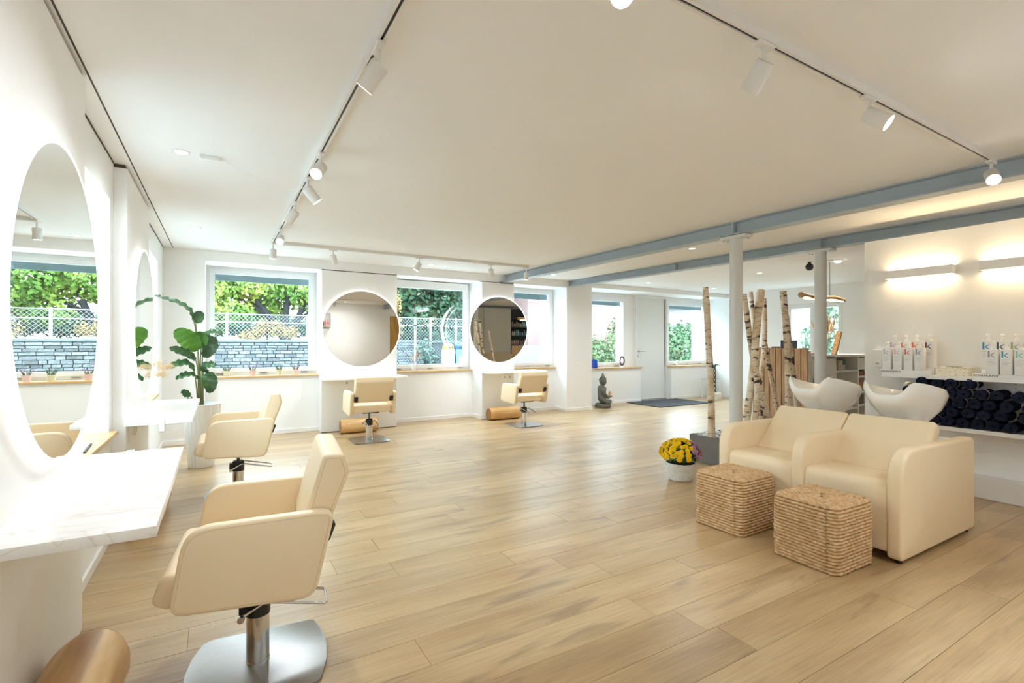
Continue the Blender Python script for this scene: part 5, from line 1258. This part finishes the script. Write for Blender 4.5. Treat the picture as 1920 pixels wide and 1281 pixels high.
for x, c, w_ in ((.0, '30282e', 'dark'), (.06, 'd86a6a', 'coral'), (.12, 'd9928c', 'salmon')):
    t = thing('cubby_bottle', '%s little bottle standing in the white wall cubby' % w_, 'bottle', (2.42 + x, -.27, 1.68)); obj('body', lathe(BM(), [(0, 0), (.022, 0), (.022, .1), (.008, .13), (.008, .16), (0, .16)], 12), M2('cub_' + c, c, .4), t)

# ---------------------------------------------------------------- lettering and arc stuck on the second window
t = thing('window_lettering', 'black mirrored lettering stuck on the pane of the second window', 'lettering', (0, 0, 0))
ink = M2('decal_black', '1f2427', .6)
mw = Matrix.Translation((3.27, 7.4725, 1.45)) @ Matrix.Rotation(R(90), 4, 'X') @ Matrix.Diagonal((-1, 1, 1, 1))
xs = 3.255
for ch, px_ in (('V', 3.255), ('I', 3.10), ('O', 2.985), ('R', 2.80), ('T', 2.635), ('I', 2.485)):
    me = text_mesh(ch, 0.13, ink, 'letter', t, Matrix.Translation((px_ + .05, 7.4725, 1.405)) @ Matrix.Rotation(R(90), 4, 'X') @ Matrix.Diagonal((-1, 1, 1, 1)), .0004)
b = BM(); n = 40; C = Vector((3.53, 0, 1.43)); Ro = .46
vo = []; vi = []
for k in range(n + 1):
    a = R(119 + 122 * k / n); wdt = .05 * math.sin(PI * k / n) ** .8 + .008
    vo.append((C.x + Ro * math.cos(a), C.z + Ro * math.sin(a))); vi.append((C.x + (Ro - wdt) * math.cos(a), C.z + (Ro - wdt) * math.sin(a)))
prism(b, vo + vi[::-1], 7.4722, 7.4730, 'y')
t2 = obj('window_arc', b, M2('decal_white', 'f0f2f4', .6), None, 0); tag(t2, 'white crescent arc stuck on the pane of the second window', 'decal')

# ---------------------------------------------------------------- outdoors
struct(obj('ground_yard', bx(-12, 30, 7.95, 11.4, -.4, .30), mat('yard_gravel', 'c6c7c4', .9, var='b9bab7', vscale=4), smooth=0))
struct(obj('ground_far', bx(-25, 40, 11.75, 60, .6, 1.16), mat('far_path', '90908c', .9, var='83857e', vscale=1.5), smooth=0))
struct(obj('ground_side', bx(10.4, 30, -5, 7.95, -.4, .30), mat('side_gravel', 'c6c7c4', .9, var='b9bab7', vscale=4), smooth=0))
struct(obj('ground_left', bx(-12, -1.05, -6, 7.95, -.4, .2), mat('left_gravel', 'c6c7c4', .9, var='b9bab7', vscale=4), smooth=0))
# dry stone wall: every stone a part
t = thing('garden_wall', 'grey-blue dry stone garden wall outside the first two windows', 'stone wall', (0, 11.35, .3))
obj('core', bx(-1.6, 5.2, .06, .4, 0, .92), mortar_m, t, 0)
obj('coping', bx(-1.6, 5.2, -.03, .42, .92, .975, .012, 1), mat('coping_stone', '6e7472', .9, var='5d6563', vscale=5), t, 0)
q = random.Random(17); z = .30; ns = 0
smesh = []
for k in range(10):
    b = BM(); box(b, -.5, .5, -.5, .5, -.5, .5)
    bmesh.ops.subdivide_edges(b, edges=b.edges[:], cuts=1)
    for v in b.verts: v.co += Vector((q.uniform(-.05, .05), q.uniform(-.10, .10), q.uniform(-.07, .07))) * (.6 if abs(v.co.x) > .4 else 1)
    bmesh.ops.recalc_face_normals(b, faces=b.faces[:]); me = bpy.data.meshes.new('stone'); b.to_mesh(me); b.free(); me.materials.append(stone_m); smesh.append(me)
z = 0.0; row = 0
while z < .91 and ns < 298:
    h = q.uniform(.05, .078); h = min(h, .92 - z); x = -.35 - q.uniform(0, .2)
    while x < 4.2 and ns < 298:
        big = 1.5 if x > 3.2 else 1.0
        w = q.uniform(.10, .25) * big
        if z < .30 or 2.35 < x < 3.3: x += w; continue
        o = obj_me('stone', q.choice(smesh), t); o.location = (x + w / 2, .055 + q.uniform(-.015, .015), z + h / 2); o.scale = (w - .012, .12, h - .012); ns += 1; x += w
    z += h
print('stones', ns)
# chain-link fences
def fence(label, x0, x1, y, z0, z1, posts, midz):
    t = thing('chainlink_fence', label, 'fence', (0, y, 0), 0, 'galvanised chain-link fences')
    for x in posts: b = BM(); lathe(b, [(.026, z0), (.026, z1 + .02), (0, z1 + .03)], 12, (x, 0, 0)); obj('post', b, galv_m, t)
    for z in (midz, z1): obj('rail', tube(BM(), [(x0, 0, z), (x1, 0, z)], .013 if z == midz else .008, 8), galv_m, t)
    b = BM(); p = .075; H = z1 - z0; w = .0021; x = x0 - H
    while x < x1:
        for s in (1, -1):
            a0, c0, a1, c1 = x, z0, x + H, z1
            if a0 < x0: c0 += x0 - a0; a0 = x0
            if a1 > x1: c1 -= a1 - x1; a1 = x1
            if a1 > a0:
                if s < 0: c0, c1 = z0 + z1 - c0, z0 + z1 - c1
                vs = [b.verts.new((a0, .001 * s, c0 - w * 1.4)), b.verts.new((a1, .001 * s, c1 - w * 1.4)), b.verts.new((a1, .001 * s, c1 + w * 1.4)), b.verts.new((a0, .001 * s, c0 + w * 1.4))]; b.faces.new(vs)
        x += p
    o = obj('wire_mesh', b, galv_m, t, 0); o['kind'] = 'stuff'
fence('chain-link fence on top of the dry stone wall', -1.5, 3.3, 11.55, 1.27, 1.80, (-1.4, .12, 1.64, 3.1), 1.63)
fence('taller chain-link fence by the recycling bins, with stout white posts', 3.45, 6.2, 11.15, .3, 1.80, (3.95, 4.33, 4.99), 1.62)
def crown_bm(b, c, rad, n, s, q, shell=.55):
    for i in range(n):
        d = Vector((q.gauss(0, 1), q.gauss(0, 1), q.gauss(0, 1))).normalized(); r = q.uniform(shell, 1.0); p = Vector(c) + Vector((d.x * rad[0], d.y * rad[1], d.z * rad[2])) * r
        nn = (d + Vector((q.uniform(-.9, .9), q.uniform(-.9, .9), q.uniform(-.4, 1.0)))).normalized(); u = nn.orthogonal().normalized(); u = Matrix.Rotation(q.uniform(0, 6.28), 3, nn) @ u; v = nn.cross(u); k = s * q.uniform(.6, 1.3)
        b.faces.new([b.verts.new(p - u * k), b.verts.new(p + v * k * .55), b.verts.new(p + u * k), b.verts.new(p - v * k * .55)])
def tree(name, label, cat, base, trunk, blobs, leafm, n, s, seed, barkm=None):
    q = random.Random(seed); t = thing(name, label, cat, base)
    for pts, rads in trunk: P = spline(pts, 5); m = len(P); obj('trunk', tube(BM(), P, [rads[0] + (rads[1] - rads[0]) * k / (m - 1) for k in range(m)], 9), barkm or M2('bark_dark', '27272b', .9), t)
    b = BM(); tot = sum(r[0] * r[1] for _, r in blobs)
    for c, r in blobs: crown_bm(b, c, r, int(n * r[0] * r[1] / tot), s, q)
    o = obj('crown', b, leafm, t, 0); o['kind'] = 'stuff'
    return t
def leaf_out(name, stops, sc):
    m = ramp_mat(name, stops, sc, .6, detail=3, spec=.2); return m
maple_m = leaf_out('maple_leaves', [(.3, '4f7534'), (.46, '6f923f'), (.58, '869c45'), (.72, 'b08d37')], .9)
ever_m = leaf_out('evergreen_leaves', [(.3, '1c3322'), (.55, '2e4b32'), (.75, '476248')], 1.4)
yell_m = leaf_out('yellow_leaves', [(.3, '7d5f28'), (.6, '96804e'), (.8, '94664a')], 2.0)
bush_m = leaf_out('bush_leaves', [(.3, '3a5a36'), (.55, '57724d'), (.75, '768461')], 2.5)
tree('maple_tree', 'big spreading maple turning yellow with a dark forked trunk beyond the stone wall', 'tree', (1.82, 17.5, 1.16),
     [([(0, 0, 0), (-.05, 0, .25), (-.30, 0, .62), (-.7, 0, 1.2), (-1.5, 0, 2.0)], (.19, .05)), ([(0, 0, .0), (.05, 0, .25), (.28, 0, .6), (.5, 0, 1.2), (.8, 0, 2.2)], (.19, .05)), ([(0, 0, .1), (0, 0, .6), (.05, 0, 1.2), (.1, 0, 2)], (.16, .04)), ([(-.5, 0, .95), (-1.2, 0, 1.35), (-2.2, 0, 2.0)], (.07, .03)), ([(.35, 0, .8), (.8, .1, 1.1), (1.5, .1, 1.6)], (.07, .03))],
     [((-2.3, 0, 1.75), (1.0, .8, .65)), ((-.9, .3, 1.9), (1.1, .9, .7)), ((.5, .3, 1.9), (1.1, .9, .75)), ((1.9, 0, 1.7), (1.1, .9, .8)), ((-1.6, -.2, 1.0), (.8, .6, .38)), ((-.6, .6, 1.15), (.8, .5, .35)), ((1.3, .3, 1.0), (.8, .6, .5)), ((2.6, 0, .8), (.7, .6, .6)), ((-3.3, .2, 1.4), (.9, .8, .9)), ((.2, .8, 2.7), (3.0, 1.0, .6)), ((3.4, .2, 1.9), (1.0, .8, 1.2)), ((-2.3, .4, .55), (.7, .5, .4)), ((4.6, .4, 1.6), (1.1, .8, 1.3))], maple_m, 24000, .085, 41)
tree('green_tree', 'lighter green tree at the far end of the stone wall, beside the maple', 'tree', (-1.75, 15.5, 1.16), [([(0, 0, 0), (.05, 0, 1), (0, 0, 2.2)], (.12, .05))], [((0, 0, 1.2), (1.1, .9, 1.1)), ((1.0, .2, .55), (.7, .5, .55)), ((-1.2, .3, 1.4), (.8, .8, 1.2))], leaf_out('light_green_leaves', [(.3, '47672b'), (.55, '667f3d'), (.75, '808c50')], 1.2), 8000, .085, 42)
tree('low_hedge', 'low dark green hedge beyond the path behind the maple', 'hedge', (1.0, 24, 1.16), [([(-3, 0, 0), (-3, 0, .5)], (.03, .02))], [((-4.5 + 1.5 * k, .3 * (k % 2), .75), (1.1, .7, .55)) for k in range(9)], ever_m, 9000, .10, 51)
tree('orange_shrub', 'low shrub with orange and cream leaves behind the chain-link fence', 'shrub', (1.0, 13.6, 1.16), [([(0, 0, 0), (0, 0, .5)], (.03, .02))], [((.05, 0, .42), (.42, .3, .24)), ((.52, .1, .34), (.26, .25, .2)), ((-.35, 0, .22), (.3, .25, .2)), ((2.1, .2, .30), (.6, .3, .24))], yell_m, 1300, .04, 43)
tree('evergreen_hedge', 'tall dark evergreen hedge filling the view of the second window', 'hedge', (5.15, 13.6, .6), [([(0, 0, 0), (0, 0, 2.5)], (.12, .06))], [((0, 0, 1.0), (1.5, 1, 1.3)), ((1.0, .3, 1.3), (1.1, 1, 1.6)), ((-.9, .2, 2.4), (1.6, 1.1, 1.5)), ((.5, .3, 3.2), (1.6, 1.1, 1.5)), ((1.0, .3, 2.4), (1.1, 1, 1.6))], ever_m, 17000, .085, 44)
tree('yellow_shrub', 'yellow-leaved shrub against the wider mirror edge outside the second window', 'shrub', (3.72, 12.2, .6), [([(0, 0, 0), (0, 0, .8)], (.03, .02))], [((0, 0, .9), (.30, .25, .55)), ((.02, 0, 1.6), (.22, .2, .35))], yell_m, 900, .05, 45)
tree('hazy_shrub', 'pale grey-green shrub between the white fence posts', 'shrub', (4.1, 10.9, .3), [([(0, 0, 0), (0, 0, .5)], (.02, .01))], [((0, 0, .75), (.22, .18, .3)), ((.15, 0, .5), (.2, .15, .25))], leaf_out('grey_green_leaves', [(.3, '52655b'), (.7, '77857a')], 3), 700, .035, 46)
# recycling bins
def bin_(label, x, y, body, lid):
    t = thing('recycling_bin', label, 'bin', (x, y, .3), 0, 'recycling bins outside')
    obj('body', prism(BM(), rpoly([(-.10, 0), (.10, 0), (.115, .78), (-.115, .78)], .03, 4), -.11, .11, 'y', .012, 2), M2('bin_' + body, body, .5), t, 0)
    b = BM(); lathe(b, [(.128, .78), (.13, .80), (.12, .86), (.07, .90), (0, .905)], 24); obj('lid', b, M2('bin_' + lid, lid, .4), t)
    obj('opening', bx(-.06, .06, -.135, -.10, .80, .83, .004, 1), black_m, t, 0)
    obj('sticker', bx(-.06, .06, -.113, -.111, .45, .62), M2('sticker_pale', '949b9e'), t, 0)
bin_('narrow recycling bin with a yellow lid outside the second window', 4.38, 10.2, '949781', '9a8b25'); bin_('blue-lidded recycling bin in the middle of the three outside', 4.645, 10.2, '5d8096', '1c4781'); bin_('blue-lidded pale recycling bin furthest along the row outside', 4.91, 10.2, '85969b', '18417d')
# pink building seen through the third and fourth windows
pink_m = mat('pink_render', '977a76', .9, var='927470', vscale=1.2)
t = thing('pink_building', 'pink rendered building with a grey roof edge outside the third window', 'building', (0, 0, 0))
obj('wall', bx(8.0, 13.0, 12.6, 17, .3, 3.05), pink_m, t, 0); obj('plinth', bx(7.98, 13.02, 12.57, 12.6, .3, .62), mat('plinth_grey', '6f767e', .9, var='676f76', vscale=3), t, 0)
obj('eave', bx(7.5, 13.4, 12.0, 17.4, 3.05, 3.2), mat('eave_grey', '414847', .7, var='3a4140', vscale=3), t, 0); obj('gutter', tube(BM(), [(7.5, 12.0, 3.0), (13.4, 12.0, 3.0)], .05, 8), M2('gutter_grey', '505a58'), t)
obj('cable_strip', bx(8.0, 13.0, 12.585, 12.6, 2.46, 2.52), M2('strip_pale', '8d8c8e'), t, 0)
wl = obj('lamp', bx(9.2, 9.28, 12.5, 12.6, 2.65, 2.8, .01, 2), M2('lamp_grey', '3c3938'), t, 0)
white_b = mat('pale_render', 'a09b99', .9, var='9d9796', vscale=1)
t = thing('pale_house', 'pale house with a sloping tiled roof edge outside the fifth window', 'building', (0, 0, 0))
obj('wall', bx(19.5, 29, 14.5, 22, .3, 3.4), white_b, t, 0)
b = BM(); prism(b, [(18.9, 3.35), (19.0, 3.25), (24.3, 6.1), (29.6, 3.25), (29.7, 3.35), (24.3, 6.3)], 14.0, 22.4, 'y'); obj('roof', b, mat('roof_tile', '796b66', .9, var='6f5e59', vscale=6, stretch=(8, 1, 8)), t, 0)
for k in range(7): obj('roof_board', bx(18.95, 19.0, 14.0, 22.4, 3.0 + .045 * k, 3.03 + .045 * k), M2('board_pale', '928e8b'), t, 0)
tree('bamboo_hedge', 'loose light green bamboo hedge outside the fourth window', 'hedge', (8.75, 10.3, .3), [([(0, 0, 0), (0, 0, 1.2)], (.015, .01)), ([(-.7, 0, 0), (-.72, 0, 1.1)], (.012, .008)), ([(.8, 0, 0), (.84, 0, 1.4)], (.015, .01))], [((-.7, 0, .7), (.5, .3, .75)), ((0, 0, .55), (.5, .3, .6)), ((.8, 0, .85), (.5, .3, .95)), ((1.5, .2, 1.0), (.5, .3, 1.1))], leaf_out('bamboo_leaves', [(.3, '526b3a'), (.55, '6f7f56'), (.75, '8c8f6a')], 3), 3800, .055, 47, M2('cane_pale', '858165'))
tree('laurel_bush', 'bushy laurel filling the lower part of the fifth window', 'bush', (11.9, 10.4, .3), [([(0, 0, 0), (0, 0, 1)], (.04, .02))], [((0, 0, .8), (.85, .6, .75)), ((.8, .2, 1.0), (.7, .5, .7)), ((-.5, .2, 1.25), (.5, .4, .4))], bush_m, 4200, .06, 48)
tree('garden_tree', 'pale leafy tree outside the reception window', 'tree', (15.5, 7.2, .3), [([(0, 0, 0), (0, 0, 1.6)], (.06, .04))], [((0, 0, 2.1), (1.0, .9, .7)), ((-.3, -1.2, 1.5), (.7, .7, .8)), ((.4, 1.0, 1.0), (.6, .7, .6))], leaf_out('pale_leaves', [(.3, '5d765b'), (.6, '7e8c76'), (.8, '929987')], 2), 2600, .09, 49)
tree('yard_tree', 'green tree standing outside the mirrors wall windows', 'tree', (-5.5, 5.2, .2), [([(0, 0, 0), (0, 0, 2)], (.1, .06))], [((0, 0, 2.3), (1.6, 2.2, 1.5)), ((.3, -2.4, 1.9), (1.2, 1.4, 1.3)), ((0, 2.2, 1.5), (1.2, 1.4, 1.2))], leaf_out('yard_leaves', [(.3, '3c5a2d'), (.6, '5a7241'), (.8, '748150')], 1.2), 5000, .1, 50)
